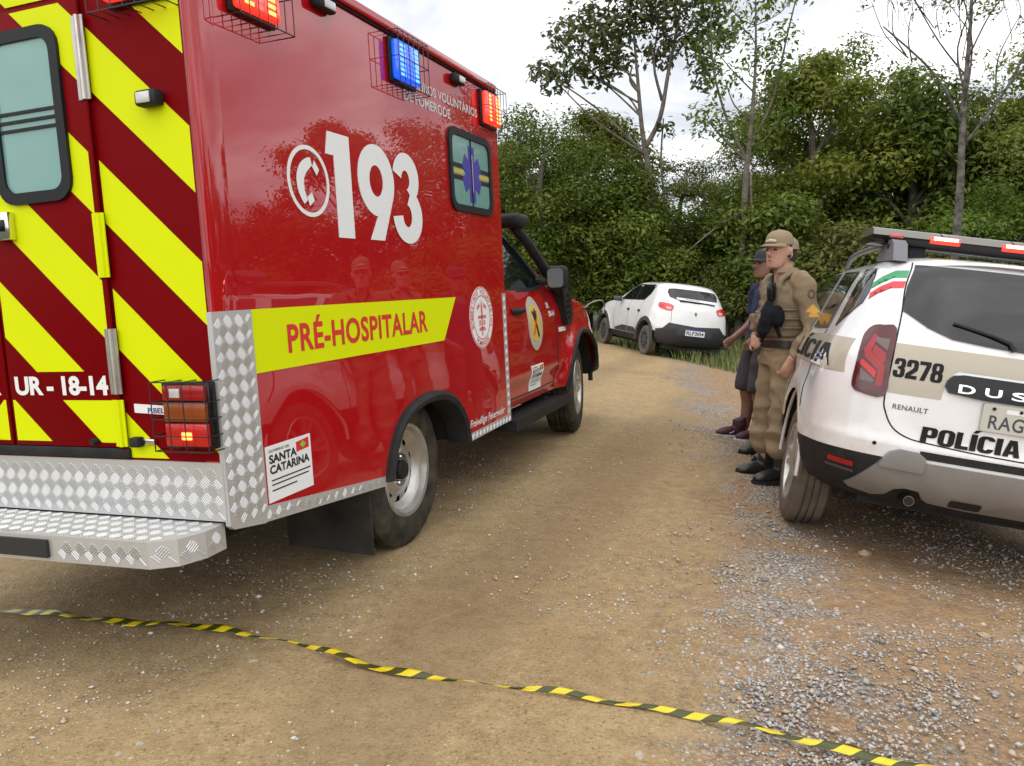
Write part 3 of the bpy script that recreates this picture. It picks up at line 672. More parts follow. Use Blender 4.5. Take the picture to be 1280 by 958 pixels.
        for v in (v0 - e, (v0 + v1) / 2, v1 + e * .6): g.tube([pt(u0 - e, v, .0), pt(u0 - e, v, .075), pt(u1 + e, v, .075), pt(u1 + e, v, .0)], wr, 5)
        g.build('wire_guard', M_wire, b)
    beacon('R', -1.165, -.915, 2.215, 2.425, M_lampred, M_ledred, 'lit red side beacon by the rear corner')
    beacon('R', -.065, .195, 2.230, 2.430, M_lampblue, M_ledblue, 'blue side beacon in a wire guard')
    beacon('R', 1.035, 1.285, 2.220, 2.428, M_lampred, M_ledred, 'lit red side beacon by the cab')
    beacon('B', -.945, -.705, 2.195, 2.40, M_lampred, M_ledred, 'red rear beacon above the chevrons')
    # rear lamp cluster in a wire guard
    tl = MB().box(XR - .035, XR, -.978, -.785, .803, 1.022, bev=.006).build('tail_lamp', M_blackg, A)
    for z0, z1, mm in ((.962, 1.012, M_redlens), (.893, .957, M_amber), (.812, .888, mat('bright_red_lens', (.42, .006, .006), .25, coat=.4, emit=((1., .02, .01), .06)))):
        MB().box(XR - .048, XR - .03, -.968, -.797, z0, z1, bev=.006).build('lens', mm, tl)
    MB().box(XR - .051, XR - .046, -.87, -.83, .972, 1.002, bev=.002).build('reversing_lens', M_wlens, tl); MB().box(XR - .052, XR - .046, -.905, -.865, .835, .86, bev=.003).build('bulb_glow', M_ledred, tl)
    g = MB()
    for z in (.80, .85, .905, .96, 1.025): g.tube([(XR, -.988, z), (XR - .07, -.988, z), (XR - .07, -.772, z), (XR, -.772, z)], .0022, 5)
    for y in (-.988, -.90, -.84, -.772): g.tube([(XR, y, .80), (XR - .07, y, .80), (XR - .07, y, 1.025), (XR, y, 1.025)], .0022, 5)
    g.build('wire_guard', M_wire, tl)
    # rear checker plate and step
    bp = MB().box(XR - .006, XR + .002, YS + .004, YL - .004, .556, .752).build('rear_checker_plate', M_alu, A, 0)
    tread_pattern((YS + .006, .30, .558, .75), lambda u, v, h: (XR - .0062 - h, u, v), bp)
    so = [(-1.365, -.955), (-1.46, -.958), (-1.545, -.925), (-1.592, -.85), (-1.607, -.10), (-1.607, .0)]
    so = so + [(x, 2 * YC - y) for x, y in so[::-1]]
    st = MB().prism(so, 'z', .462, .548).build('rear_step', M_alu, A, 0)
    def in_step(u, v): return u > -1.60 and (v > -.85 or u > -1.59 + (-.85 - v) * 1.5)
    tread_pattern((-1.60, -1.37, -.95, .30), lambda u, v, h: (u, v, .5482 + h), st, inside=in_step)
    tread_pattern((-.845, -.46, .468, .545), lambda u, v, h: (-1.5922 - .0200 * (u + .85) - h - .0006, u, v), st)
    for (xa, ya), (xb, yb) in zip(so[:4], so[1:4]):
        L = math.hypot(xb - xa, yb - ya); tx, ty = (xb - xa) / L, (yb - ya) / L; nx, ny = -ty, tx
        if ny > 0 and nx > 0: nx, ny = -nx, -ny
        if nx * (-1) + ny * (-1) < 0: nx, ny = -nx, -ny
        tread_pattern((0.002, L - .002, .468, .545), lambda u, v, h: (xa + tx * u + nx * (h + .0004), ya + ty * u + ny * (h + .0004), v), st)
    MB().prism([(-1.612, -.45), (-1.602, -.45), (-1.602, .33), (-1.612, .33)], 'z', .476, .535).build('rubber_bumper', mat('bumper_rubber', (.02, .02, .02), .7), st, 0)
    # ---- cab
    Z = [(.46, 1.37, 3.96, .82, .08, 4, .55, 3), (.55, 1.365, 4.05, .845, .08, 4, .55, 3), (.72, 1.36, 4.10, .862, .08, 4, .6, 3), (.90, 1.36, 4.10, .866, .08, 4, .65, 2.8), (1.02, 1.36, 4.06, .862, .08, 4, .7, 2.6),
         (1.09, 1.36, 4.0, .85, .08, 4, .75, 2.5), (1.145, 1.36, 3.8, .835, .08, 4, .8, 2.4), (1.185, 1.36, 3.35, .825, .08, 4, .7, 2.6), (1.225, 1.36, 3.02, .815, .08, 4, .5, 2.6), (1.36, 1.37, 2.80, .775, .10, 4, .5, 2.6),
         (1.52, 1.38, 2.52, .725, .12, 4, .5, 2.6), (1.64, 1.40, 2.28, .685, .14, 4, .45, 2.6), (1.71, 1.43, 2.12, .64, .2, 3, .45, 2.6), (1.745, 1.48, 2.02, .56, .25, 3, .4, 2.6), (1.765, 1.55, 1.95, .36, .2, 3, .2, 2.6), (1.77, 1.65, 1.85, .03, .05, 3, .05, 2.6)]
    def blg(xs, ys, z, w):
        d = np.hypot(xs - 3.22, z - .40); b = .055 * np.exp(-((d - .50) / .09) ** 2) * (z < 1.02) * np.clip((1.05 - z) / .25, 0, 1)
        crease = .010 * np.exp(-((z - .66) / .05) ** 2) - .012 * np.exp(-((z - .58) / .05) ** 2)
        return ys + np.where(ys > .6 * w, b + crease * (xs < 2.7), 0)
    cab = slice_body('cab', Z, A, M_red, YC, 6, [(3.22, .40, .475)], blg, 130)
    C = Surf(cab)
    for sd in ('R', 'L'):
        yy = YC - .90 if sd == 'R' else YC + .90; sg = -1 if sd == 'R' else 1
        arc_trim('fender_flare', (3.22, .40), .478, .022, -2, 178, 0, M_black, A, 40, C, sd)
        liner((3.22, .40), .478, yy - sg * .05, yy - sg * .42, A)
        wn = panel('window', [(1.44, 1.262), (2.18, 1.262), (2.36, 1.285), (2.30, 1.36), (2.02, 1.60), (1.94, 1.635), (1.44, 1.63)], sd, C, M_glass, A, .004, .06)
        o1 = [(1.40, 1.235), (2.20, 1.235), (2.42, 1.262), (2.345, 1.385), (2.05, 1.635), (1.95, 1.668), (1.40, 1.665)]; i1 = [(1.44, 1.262), (2.18, 1.262), (2.36, 1.285), (2.30, 1.36), (2.02, 1.60), (1.94, 1.635), (1.44, 1.63)]
        frame_panel('window_trim', o1, i1, sd, C, M_black, A, .007, .012)
        sm = MB()
        def seam(P, nm='door_seam'):
            Q = [C.at(sd, u, v, .0006) for u, v in catmull(P, 5)]; MB().tube(Q, .0045, 5).build(nm, M_dark, A)
        seam([(2.44, 1.24), (2.53, 1.05), (2.58, .80), (2.57, .60), (2.52, .53)]); seam([(1.42, .525), (2.0, .522), (2.52, .53)])
        P = [C.at(sd, u, 1.11, .0) for u in (1.60, 1.64, 1.70, 1.76, 1.80)]; off = (0, .03, .038, .03, 0)
        MB().tube([(p[0], p[1] + sg * o, p[2]) for p, o in zip(P, off)], [.018, .022, .022, .022, .018], 8).build('door_handle', M_black, A, 60)
        # running board
        rb = [(1.40, .335), (2.62, .335), (2.67, .36), (2.66, .40), (1.40, .405)]
        MB().prism(rb, 'y', YC + sg * .70, YC + sg * .92).build('running_board', M_black, A, 30)
        MB().box(1.5, 1.56, YC + sg * .45, YC + sg * .8, .36, .42).box(2.4, 2.46, YC + sg * .45, YC + sg * .8, .36, .42).build('board_bracket', M_dark, A, 0)
        # mirror
        p = C.at(sd, 2.30, 1.32, 0); ym = p[1]
        mr = MB().box(2.32, 2.44, ym + sg * .08, ym + sg * .235, 1.235, 1.415, bev=.035).build('wing_mirror', M_black, A, 60)
        MB().prism(rrect(min(ym + sg * .098, ym + sg * .218), max(ym + sg * .098, ym + sg * .218), 1.255, 1.397, .03), 'x', 2.3185, 2.3215).build('mirror_glass', mat('mirror_glass', (.16, .17, .18), .15, spec=.4), mr, 0)
        MB().tube([p, (2.36, ym + sg * .08, 1.30), (2.38, ym + sg * .14, 1.30)], .028, 8).build('mirror_arm', M_black, mr)
    # crest, lettering and stickers on the door
    crest = [(2.05 + .16 * math.sin(t) * (1 if abs(math.cos(t)) < .9 else .9), 1.005 + .195 * math.cos(t)) for t in np.linspace(0, 2 * math.pi, 29)[:-1]]
    cg = panel('door_crest', crest, 'R', C, mat('crest_grey', (.42, .40, .34), .5), A, .003, .08)
    panel('crest_field', circ(2.05, 1.005, .115, .14, 28), 'R', C, mat('crest_gold', (.62, .42, .07), .5), cg, .0045, .08)
    for P, mm in (([(1.99, 1.09), (2.02, 1.10), (2.12, .91), (2.09, .90)], M_black), ([(2.11, 1.09), (2.08, 1.10), (1.98, .93), (2.01, .92)], mat('crest_orange', (.6, .12, .02), .5)), ([(2.03, 1.08), (2.07, 1.12), (2.09, 1.06), (2.05, 1.02)], M_black)):
        panel('crest_tool', P, 'R', C, mm, cg, .006, .08)
    lettering('lettering', 'UR', (2.37, 2.44, 1.10, 1.145), 'R', C, M_white_film, A, .05, off=.003); lettering('lettering', '18-14', (2.39, 2.54, 1.035, 1.08), 'R', C, M_white_film, A, .05, off=.003)
    panel('sticker', [(2.62, .905), (2.80, .905), (2.80, .940), (2.62, .940)], 'R', C, M_white_film, A, .003, .1)
    sticker(1.90, 2.17, .53, .71, C, .006, .03)
    # snorkel: body on the fender, tube up the pillar, head
    yw = lambda u, v: C.at('R', u, v, 0)[1]
    body = catmull([(2.60, 1.30), (2.66, 1.15), (2.72, .98), (2.82, .95), (2.90, 1.02), (2.86, 1.16), (2.74, 1.27)], 4, True)
    V, F, Bd = grid_poly([tuple(p) for p in body], .05); n = len(V)
    P = [(u, -.935 - .045, v) for u, v in V]; Q = [(u, -.87, v) for u, v in V]; used = sorted({i for e in Bd for i in e}); mp = {i: n + k for k, i in enumerate(used)}
    sn = fixn(mesh_obj('snorkel', P + [Q[i] for i in used], F + [(a, b, mp[b], mp[a]) for a, b in Bd], M_black, A, 30))
    for k in range(5): MB().box(2.70 + .006 * k, 2.84 + .004 * k, -.989, -.975, 1.0 + .045 * k, 1.02 + .045 * k, bev=.003).build('snorkel_rib', M_blackg, sn)
    tp = [(2.66, -.925, 1.22), (2.52, -.905, 1.33), (2.36, -.875, 1.47), (2.20, -.84, 1.60), (2.10, -.81, 1.67), (2.04, -.80, 1.71)]
    MB().tube(catmull(tp, 4), .038, 10).build('snorkel_tube', M_black, sn, 60)
    MB().box(1.90, 2.13, -.90, -.72, 1.69, 1.785, bev=.03).build('snorkel_head', M_black, sn, 60)
    # loop aerial / hood mirror
    MB().tube(catmull([(3.75, -.82, 1.02), (3.8, -.90, 1.09), (3.85, -.99, 1.11), (3.88, -1.01, 1.06), (3.86, -1.0, .99)], 4), .008, 6).build('bull_bar_loop', mat('dull_metal', (.2, .2, .19), .35, metal=.9), A)
    MB().box(4.0, 4.2, YC - .8, YC + .8, .42, .62, bev=.04).build('front_bumper', M_black, A)
build_ambulance()

# ------------------------------------------------------------------ ground
def build_ground():
    def axis(lo, hi, fine0, fine1, step, grow):
        a = list(np.arange(fine0, fine1 + 1e-6, step)); s = step; x = fine1
        while x < hi: s *= grow; x += s; a.append(x)
        s = step; x = fine0
        while x > lo: s *= grow; x -= s; a.insert(0, x)
        return np.array(a)
    X = axis(-400, 400, -3.2, 4.6, .06, 1.12); Y = axis(-400, 700, 1.6, 9.5, .06, 1.12)
    xx, yy = np.meshgrid(X, Y); z = gz(xx, yy)
    near = np.exp(-((np.hypot(xx, yy) / 14) ** 2))
    for fx, fy, a, ph in ((3.1, 2.3, .006, .3), (5.7, 7.9, .004, 1.1), (11, 9, .0025, 2.), (1.3, 1.9, .012, .7), (17, 23, .0014, .9), (31, 27, .001, 2.5)):
        z += near * a * np.sin(fx * xx + ph + 1.3 * np.sin(fy * .37 * yy)) * np.cos(fy * yy + ph * 2 + 1.1 * np.sin(fx * .41 * xx))
    # wheel ruts beside the parked cars, soft and shallow
    nx = len(X); V = np.stack([xx.ravel(), yy.ravel(), z.ravel()], 1)
    i = np.arange(len(Y) - 1)[:, None] * nx + np.arange(nx - 1)[None, :]; i = i.ravel()
    F = np.stack([i, i + 1, i + nx + 1, i + nx], 1)
    m = mat('dirt_road', (.30, .2, .11), .9)
    nt = m.node_tree; N = nt.nodes; L = nt.links; b = N['Principled BSDF']
    geo = N.new('ShaderNodeNewGeometry'); sep = N.new('ShaderNodeSeparateXYZ'); L.new(geo.outputs['Position'], sep.inputs[0])
    def math_(op, a, bb, c=None):
        n = N.new('ShaderNodeMath'); n.operation = op
        for k, v in enumerate((a, bb, c)):
            if v is None: continue
            if isinstance(v, (int, float)): n.inputs[k].default_value = v
            else: L.new(v, n.inputs[k])
        return n.outputs[0]
    def noise(sc, det=6, rough=.6, dist=0.):
        n = N.new('ShaderNodeTexNoise'); n.inputs['Scale'].default_value = sc; n.inputs['Detail'].default_value = det; n.inputs['Roughness'].default_value = rough; n.inputs['Distortion'].default_value = dist
        L.new(geo.outputs['Position'], n.inputs['Vector']); return n.outputs[0]
    def ramp(v, stops):
        r = N.new('ShaderNodeValToRGB'); L.new(v, r.inputs[0]); e = r.color_ramp.elements
        while len(e) < len(stops): e.new(.5)
        for k, (p, c) in enumerate(stops): e[k].position = p; e[k].color = (*c, 1)
        return r.outputs[0]
    def mix(f, a, bb, t='MIX'):
        n = N.new('ShaderNodeMix'); n.data_type = 'RGBA'; n.blend_type = t
        for k, v in ((0, f), (6, a), (7, bb)):
            if isinstance(v, (int, float)): n.inputs[k].default_value = v
            elif isinstance(v, tuple): n.inputs[k].default_value = (*v, 1)
            else: L.new(v, n.inputs[k])
        return n.outputs[2]
    def sstep(v, lo, hi):
        n = N.new('ShaderNodeMapRange'); n.interpolation_type = 'SMOOTHSTEP'; L.new(v, n.inputs[0]); n.inputs[1].default_value = lo; n.inputs[2].default_value = hi; return n.outputs[0]
    n_big = noise(.45, 4, .55, .4); n_mid = noise(2.6, 6, .62, .5); n_fine = noise(14, 6, .7); n_grit = noise(85, 3, .7); n_tiny = noise(260, 2, .6)
    dirt = ramp(n_mid, [(.28, (.23, .152, .066)), (.45, (.335, .23, .105)), (.60, (.395, .275, .13)), (.78, (.455, .33, .17))])
    dirt = mix(.55, dirt, ramp(n_fine, [(.3, (.20, .135, .065)), (.5, (.36, .252, .125)), (.72, (.50, .375, .21))]))
    wet = sstep(n_big, .52, .72); dirt = mix(math_('MULTIPLY', wet, .45), dirt, (.15, .09, .038))
    dirt = mix(math_('MULTIPLY', sstep(n_grit, .56, .70), .75), dirt, (.52, .42, .27))
    dirt = mix(math_('MULTIPLY', sstep(n_grit, .46, .30), .75), dirt, (.09, .055, .025))
    dirt = mix(math_('MULTIPLY', sstep(n_tiny, .42, .28), .6), dirt, (.10, .06, .03)); dirt = mix(math_('MULTIPLY', sstep(n_tiny, .60, .72), .5), dirt, (.55, .45, .30))
    # compacted tyre tracks along the road
    q = math_('SUBTRACT', math_('MULTIPLY', sep.outputs[0], .941), math_('MULTIPLY', sep.outputs[1], .339)); q = math_('ADD', q, math_('MULTIPLY', math_('SUBTRACT', n_big, .5), .8))
    tr = math_('SINE', math_('MULTIPLY', q, 3.9), 0); trk = sstep(math_('ADD', tr, math_('MULTIPLY', math_('SUBTRACT', n_mid, .5), 1.6)), .15, .95)
    dirt = mix(math_('MULTIPLY', trk, .38), dirt, (.17, .112, .055))
    # gravel apron on the right of the road: distance right of a line through the shoulder
    edge = math_('SUBTRACT', sep.outputs[0], math_('ADD', math_('MULTIPLY', math_('POWER', math_('MAXIMUM', sep.outputs[1], .1), .62), .62), -.50))
    gm = math_('ADD', edge, math_('MULTIPLY', math_('SUBTRACT', n_mid, .5), 1.5)); gm = math_('ADD', gm, math_('MULTIPLY', math_('SUBTRACT', n_big, .5), 1.6))
    gmask = sstep(gm, -.12, .22)
    vor = N.new('ShaderNodeTexVoronoi'); vor.inputs['Scale'].default_value = 62; vor.inputs['Randomness'].default_value = 1; L.new(geo.outputs['Position'], vor.inputs['Vector'])
    hsv = N.new('ShaderNodeSeparateColor'); L.new(vor.outputs['Color'], hsv.inputs[0])
    grav = ramp(hsv.outputs[0], [(0, (.17, .165, .155)), (.35, (.30, .29, .275)), (.6, (.38, .355, .325)), (.8, (.50, .485, .465)), (1, (.36, .26, .165))])
    grav = mix(sstep(vor.outputs['Distance'], .35, .75), grav, (.17, .125, .085))
    orange = ramp(n_fine, [(.3, (.22, .13, .062)), (.55, (.36, .225, .11)), (.75, (.44, .30, .165))])
    part = sstep(math_('ADD', n_mid, math_('MULTIPLY', n_fine, .35)), .60, .74); grav = mix(math_('MULTIPLY', part, .85), grav, orange)
    beyond = math_('MULTIPLY', sstep(edge, .45, .85), math_('SUBTRACT', 1, math_('MULTIPLY', sstep(n_big, .48, .60), .65))); grav = mix(math_('MULTIPLY', beyond, .8), grav, orange)
    col = mix(gmask, dirt, grav)
    # forest floor beyond the road
    verge = math_('MAXIMUM', sstep(math_('SUBTRACT', math_('SUBTRACT', sep.outputs[0], math_('MULTIPLY', math_('SUBTRACT', 14.5, sep.outputs[1]), .35)), 3.35), 0, .5), sstep(sep.outputs[1], 19.6, 20.6))
    verge = math_('MULTIPLY', verge, sstep(sep.outputs[1], 12.5, 14.5))
    far = math_('MAXIMUM', verge, sstep(sep.outputs[0], 6.0, 7.5)); 
    far = math_('MAXIMUM', far, sstep(math_('MULTIPLY', sep.outputs[0], -1), 4.5, 6.5))
    col = mix(far, col, ramp(n_fine, [(.3, (.02, .028, .010)), (.5, (.045, .065, .018)), (.7, (.09, .075, .03))]))
    L.new(col, b.inputs['Base Color']); b.inputs['Roughness'].default_value = .92
    h = math_('ADD', math_('MULTIPLY', n_fine, .010), math_('MULTIPLY', n_grit, .0045)); h = math_('ADD', h, math_('MULTIPLY', n_tiny, .0015))
    gh = math_('MULTIPLY', math_('SUBTRACT', 1, vor.outputs['Distance']), math_('MULTIPLY', gmask, .010)); h = math_('ADD', h, gh)
    bp = N.new('ShaderNodeBump'); bp.inputs['Strength'].default_value = 1; bp.inputs['Distance'].default_value = 1.3; L.new(h, bp.inputs['Height']); L.new(bp.outputs[0], b.inputs['Normal'])
    me = bpy.data.meshes.new('ground'); me.from_pydata(V.tolist(), [], F.tolist()); me.materials.append(m)
    me.polygons.foreach_set('use_smooth', np.ones(len(me.polygons), dtype=bool))
    o = link(bpy.data.objects.new('ground', me)); tag(o, kind='structure'); return o
ground = build_ground()

# ------------------------------------------------------------------ white police car
M_wp = mat('white_car_paint', (.74, .75, .76), .22, coat=.9, var=(3, (.71, .71, .71), .3))
road_dust(M_wp, .40, .95, .55)
M_beige = mat('beige_film', (.40, .36, .28), .35, coat=.5)
M_blkfilm = mat('black_film', (.008, .008, .008), .5, spec=.2)
M_silver = mat('silver_plastic', (.30, .30, .295), .4, metal=.5, var=(6, (.24, .235, .225), .3))
pol = empty('police_car', POL)
tag(pol, 'white police car with beige band and red light bar parked on the gravel', 'car')
DR = [(.34, -.72, 3.30, .80, .45, 3, .6, 3), (.40, -.80, 3.38, .85, .46, 3, .6, 3), (.48, -.855, 3.44, .885, .48, 3, .6, 3), (.58, -.868, 3.47, .905, .48, 3.1, .6, 3), (.645, -.868, 3.49, .912, .48, 3.1, .6, 3), (.70, -.850, 3.50, .915, .47, 3.1, .6, 3),
      (.80, -.842, 3.50, .912, .46, 3.1, .6, 3), (.92, -.835, 3.47, .902, .45, 3.1, .6, 3), (1.02, -.822, 3.40, .885, .45, 3.1, .6, 3), (1.09, -.806, 3.1, .862, .45, 3.1, .6, 3), (1.15, -.785, 2.65, .832, .45, 3.1, .6, 3), (1.22, -.755, 2.35, .800, .45, 3.1, .6, 3),
      (1.34, -.690, 2.05, .750, .45, 3.1, .6, 3), (1.45, -.615, 1.75, .700, .45, 3.1, .55, 3), (1.525, -.555, 1.52, .655, .45, 3, .5, 3), (1.565, -.505, 1.40, .600, .42, 2.8, .5, 3), (1.595, -.42, 1.28, .49, .38, 2.6, .45, 3), (1.612, -.2, 1.1, .30, .3, 2.4, .4, 3), (1.618, .2, .7, .03, .1, 2.2, .2, 3)]
def pol_bulge(xs, ys, z, w):
    b = 0
    for ax in (0., 2.67):
        d = np.hypot(xs - ax, z - .37); b = b + .028 * np.exp(-((d - .46) / .10) ** 2) * np.clip((.98 - z) / .15, 0, 1)
    waist = -.014 * np.exp(-((z - .86) / .06) ** 2) * (xs > .3) * (xs < 2.2)
    return ys + np.where((ys > .75 * w) & (z > .36), b + waist, 0)
pol_body = slice_body('body', DR, pol, [M_wp, M_black], 0, 6, [(0, .37, .415), (2.67, .37, .415)], pol_bulge, 150, 30)
_c = np.zeros(len(pol_body.data.polygons) * 3); pol_body.data.polygons.foreach_get('center', _c); _c = _c.reshape(-1, 3)
pol_body.data.polygons.foreach_set('material_index', ((_c[:, 2] < .575)).astype(np.int32))
def build_police():
    A = pol; S = Surf(pol_body); mir = lambda P: [(-u, v) for u, v in P][::-1]
    half = lambda P: P + [(-u, v) for u, v in P[::-1] if abs(u) > 1e-6]
    def pb(nm, P, m, off, par=A, st=.05, sk=.006): return panel(nm, P, 'B', S, m, par, off, st, sk)
    def seam(P, face, m=M_dark, r=.004, nm='panel_gap', n=6, off=.0005):
        return MB().tube([S.at(face, u, v, off) for u, v in catmull(P, n)], r, 5).build(nm, m, A)
    # underbody, wheels
    MB().box(-.62, 3.2, -.62, .62, .30, .42).build('underbody', M_dark, A, 0)
    for sd in (1, -1):
        for x in (0, 2.67):
            wheel(A, (x, sd * .79, .345), .345, .215, .222, sd, 'alloy', M_rubberd)
            arc_trim('wheel_arch_lip', (x, .37), .418, .011, -4, 184, sd * .905, M_wp, A); liner((x, .37), .42, sd * .86, sd * .48, A)
        MB().tube([(0, 0, .30), (0, sd * .75, .33)], .04, 8).build('rear_axle', M_dark, A)
    # tailgate band, glass, gap line
    pb('beige_band', half([(.600, 1.135), (.617, .893), (.380, .896), (.372, .975), (.350, 1.02), (.318, 1.04), (0, 1.04)][::-1] and [(0, 1.04), (.318, 1.04), (.350, 1.02), (.372, .975), (.380, .896), (.617, .893), (.600, 1.135), (0, 1.128)]) if False else [(.600, 1.135), (.617, .893), (.380, .896), (.372, .975), (.350, 1.02), (.318, 1.04), (-.318, 1.04), (-.350, 1.02), (-.372, .975), (-.380, .896), (-.617, .893), (-.600, 1.135)], M_beige, .003, A, .025)
    gl = [(.515, 1.540), (.560, 1.42), (.582, 1.297), (.470, 1.226), (.364, 1.186), (.208, 1.172), (0, 1.163)]
    g = pb('rear_window', gl + [(-u, v) for u, v in gl[-2::-1]], M_glass, .009, A, .025, .012)
    P = [(.10, 1.168), (.12, 1.20), (.20, 1.225), (.365, 1.262)]
    MB().tube([S.at('B', u, v, .018) for u, v in P], [.014, .010, .008, .007], 6).build('wiper', M_black, A)
    seam([(.522, 1.55), (.565, 1.42), (.582, 1.281), (.605, 1.10), (.618, .872), (.603, .796), (.56, .726), (.489, .69), (.40, .68), (.2, .668), (0, .663)], 'B'); seam([(-.522, 1.55), (-.565, 1.42), (-.582, 1.281), (-.605, 1.10), (-.618, .872), (-.603, .796), (-.56, .726), (-.489, .69), (-.40, .68), (-.2, .668), (0, .663)], 'B')
    sp = MB(); V = []                              # roof spoiler lip
    ys = np.linspace(-.56, .56, 25)
    for y in ys:
        z = 1.583 - .06 * (abs(y) / .56) ** 3; x = -.54 + .12 * (abs(y) / .56) ** 2.6
        V += [(x + .14, y, z + .012), (x, y, z), (x - .006, y, z - .014), (x + .10, y, z - .03)]
    F = [(k * 4 + q, k * 4 + (q + 1) % 4, k * 4 + 4 + (q + 1) % 4, k * 4 + 4 + q) for k in range(24) for q in range(4)] + [(0, 1, 2, 3), (96, 97, 98, 99)]
    sp.add(V, F).build('spoiler', M_wp, A, 50)
    gar = [(.355, .935), (.372, .96), (.368, .99), (.345, 1.018), (.30, 1.027), (-.30, 1.027), (-.345, 1.018), (-.368, .99), (-.372, .96), (-.355, .935), (-.2, .922), (.2, .922)]
    gr = pb('black_garnish', gar, M_blackg, .022, A, .06, .03)
    for k, ch in enumerate('DUSTER'):
        y = .283 - k * .1133; lettering('chrome_letter', ch, (y + .036, y - .036, .942, .982), 'B', S, M_chrome, gr, .02, off=.0245)
    # plate
    bx = S.at('B', 0, .85, 0)[0]; pz = Surf(plane=bx - .016)
    pm = mat('grey_plate', (.50, .49, .43), .5)
    pl = panel('number_plate', rrect(-.2, .2, .783, .913, .012, 3), 'B', pz, pm, A, .002, 1, .014)
    dk = mat('plate_print', (.06, .06, .07), .5)
    lettering('print', 'RAG', (.168, .018, .797, .862), 'B', pz, dk, pl, .015, off=.003, space=1.1)
    panel('sticker', [(.10, .876), (-.02, .876), (-.02, .896), (.10, .896)], 'B', pz, M_white_film, pl, .0032, 1)
    for u in (.155, .04): MB().tube([(bx - .016, u, .892), (bx - .024, u, .892)], .008, 8).build('plate_bolt', M_dark, pl)
    lettering('lettering', 'RENAULT', (.578, .424, .818, .843), 'B', S, mat('grey_badge', (.12, .12, .12), .3, metal=.8), A, .02, off=.003, space=1.1)
    heavy_text('digit', '3278', (.603, .390, .972, 1.064), 'B', S, M_blkfilm, A, .005, slant=.06)
    heavy_text('letter', 'POLÍCIA', (.440, .010, .680, .758), 'B', S, M_blkfilm, A, .005, slant=.05)
    MB().lathe([(.010, 0), (.009, -.004), (0, -.005)], 'x', S.at('B', .63, .64, 0), 12).build('parking_sensor', M_blackg, A)
    # bumper: silver skid plate, black strip, reflector, exhaust
    pb('bumper_strip', [(.43, .603), (.43, .640), (-.43, .640), (-.43, .603)], M_black, .003)
    sk = [(.405, .588), (.412, .612), (.44, .632), (.52, .634), (.565, .612), (.605, .545), (.715, .405), (.690, .385), (.58, .368), (.535, .388), (.505, .430), (.46, .445), (.40, .440), (.37, .400), (.34, .384), (.18, .374)]
    s1 = pb('skid_plate', sk + [(-u, v) for u, v in sk[::-1]], M_silver, .022, A, .05, .03)
    sk2 = [(.412, .535), (.405, .592), (.41, .612), (.44, .632), (.52, .634), (.565, .612), (.60, .553), (.60, .535)]
    pb('skid_horn', sk2, M_silver, .036, A, .05, .02); pb('skid_horn', mir(sk2), M_silver, .036, A, .05, .02)
    pb('tow_cover', rrect(.115, .255, .385, .425, .01, 2), M_black, .026, A, .2, .01)
    MB().tube([(-.45, .44, .385), (-.70, .44, .388), (-.86, .44, .392)], .030, 16, caps=False).tube([(-.45, .44, .385), (-.86, .44, .392)], .026, 16).build('exhaust_pipe', mat('exhaust_steel', (.35, .33, .3), .25, metal=1., var=(20, (.2, .17, .14), .2)), A, 60)
    MB().lathe([(.022, -.861), (0, -.861)], 'x', (0, .44, .392), 16).build('exhaust_mouth', M_dark, A)
    for f in (1, -1):
        P = [(.70, .498), (.81, .505), (.812, .531), (.702, .524)]; P = P if f == 1 else mir(P)
        pb('reflector', P, M_redlens, .006, A, .04)
        Q = [(.69, .468), (.815, .478), (.815, .490), (.695, .482)]; pb('bumper_groove', Q if f == 1 else mir(Q), mat('grey_plastic', (.06, .06, .065), .4), .006, A, .04)
        # tail lamp
        lo = catmull([(.655, 1.214), (.698, 1.206), (.733, 1.162), (.750, 1.096), (.764, .983), (.768, .91), (.757, .884), (.731, .872), (.622, .872), (.617, 1.029), (.602, 1.205)], 3, True)
        lo = [tuple(p) for p in lo]; M2 = (lambda P: P) if f == 1 else mir
        dkred = mat('dark_red_lens', (.070, .002, .006), .12, coat=.25)
        tl = pb('tail_lamp', M2(lo), dkred, .010, A, .03, .014)
        for P, mm, of in (([(.694, 1.165), (.735, 1.08), (.727, 1.045), (.668, .992), (.672, .915), (.640, .918), (.640, 1.015), (.704, 1.078), (.688, 1.125), (.672, 1.15)], M_redlens, .0125),
                          ([(.740, 1.036), (.672, .985), (.676, .950), (.745, 1.008)], mat('vivid_red_lens', (.5, .008, .006), .2, coat=.3), .0135),  # brighter red lens segment, colour only, no emission
                          ([(.686, 1.150), (.628, 1.148), (.636, 1.09), (.690, 1.128)], M_wlens, .0135), ([(.742, .992), (.676, .942), (.680, .928), (.738, .932)], M_wlens, .0135),
                          ([(.692, 1.112), (.640, 1.075), (.642, 1.03), (.656, 1.028), (.700, 1.078)], M_redlens, .0135)):
            mm2 = mat('smoked_lens', (.12, .085, .08), .2, coat=.3) if mm is M_wlens else mm
            pb('lens', M2(P), mm2, of, tl, .03, .002)
        # flag stripes on the rear pillar
        for up, lw, mm in (([(.545, 1.507), (.600, 1.500), (.652, 1.465), (.692, 1.425)], [(.558, 1.466), (.612, 1.460), (.664, 1.426), (.702, 1.392)], mat('flag_green_film', (.02, .28, .10), .4, coat=.4)),
                           ([(.563, 1.447), (.616, 1.441), (.671, 1.405), (.707, 1.37)], [(.575, 1.410), (.627, 1.403), (.682, 1.368), (.716, 1.335)], mat('flag_red_film', (.55, .02, .03), .4, coat=.4))):
            pb('flag_stripe', M2(up + lw[::-1]), mm, .003, A, .02, .002)
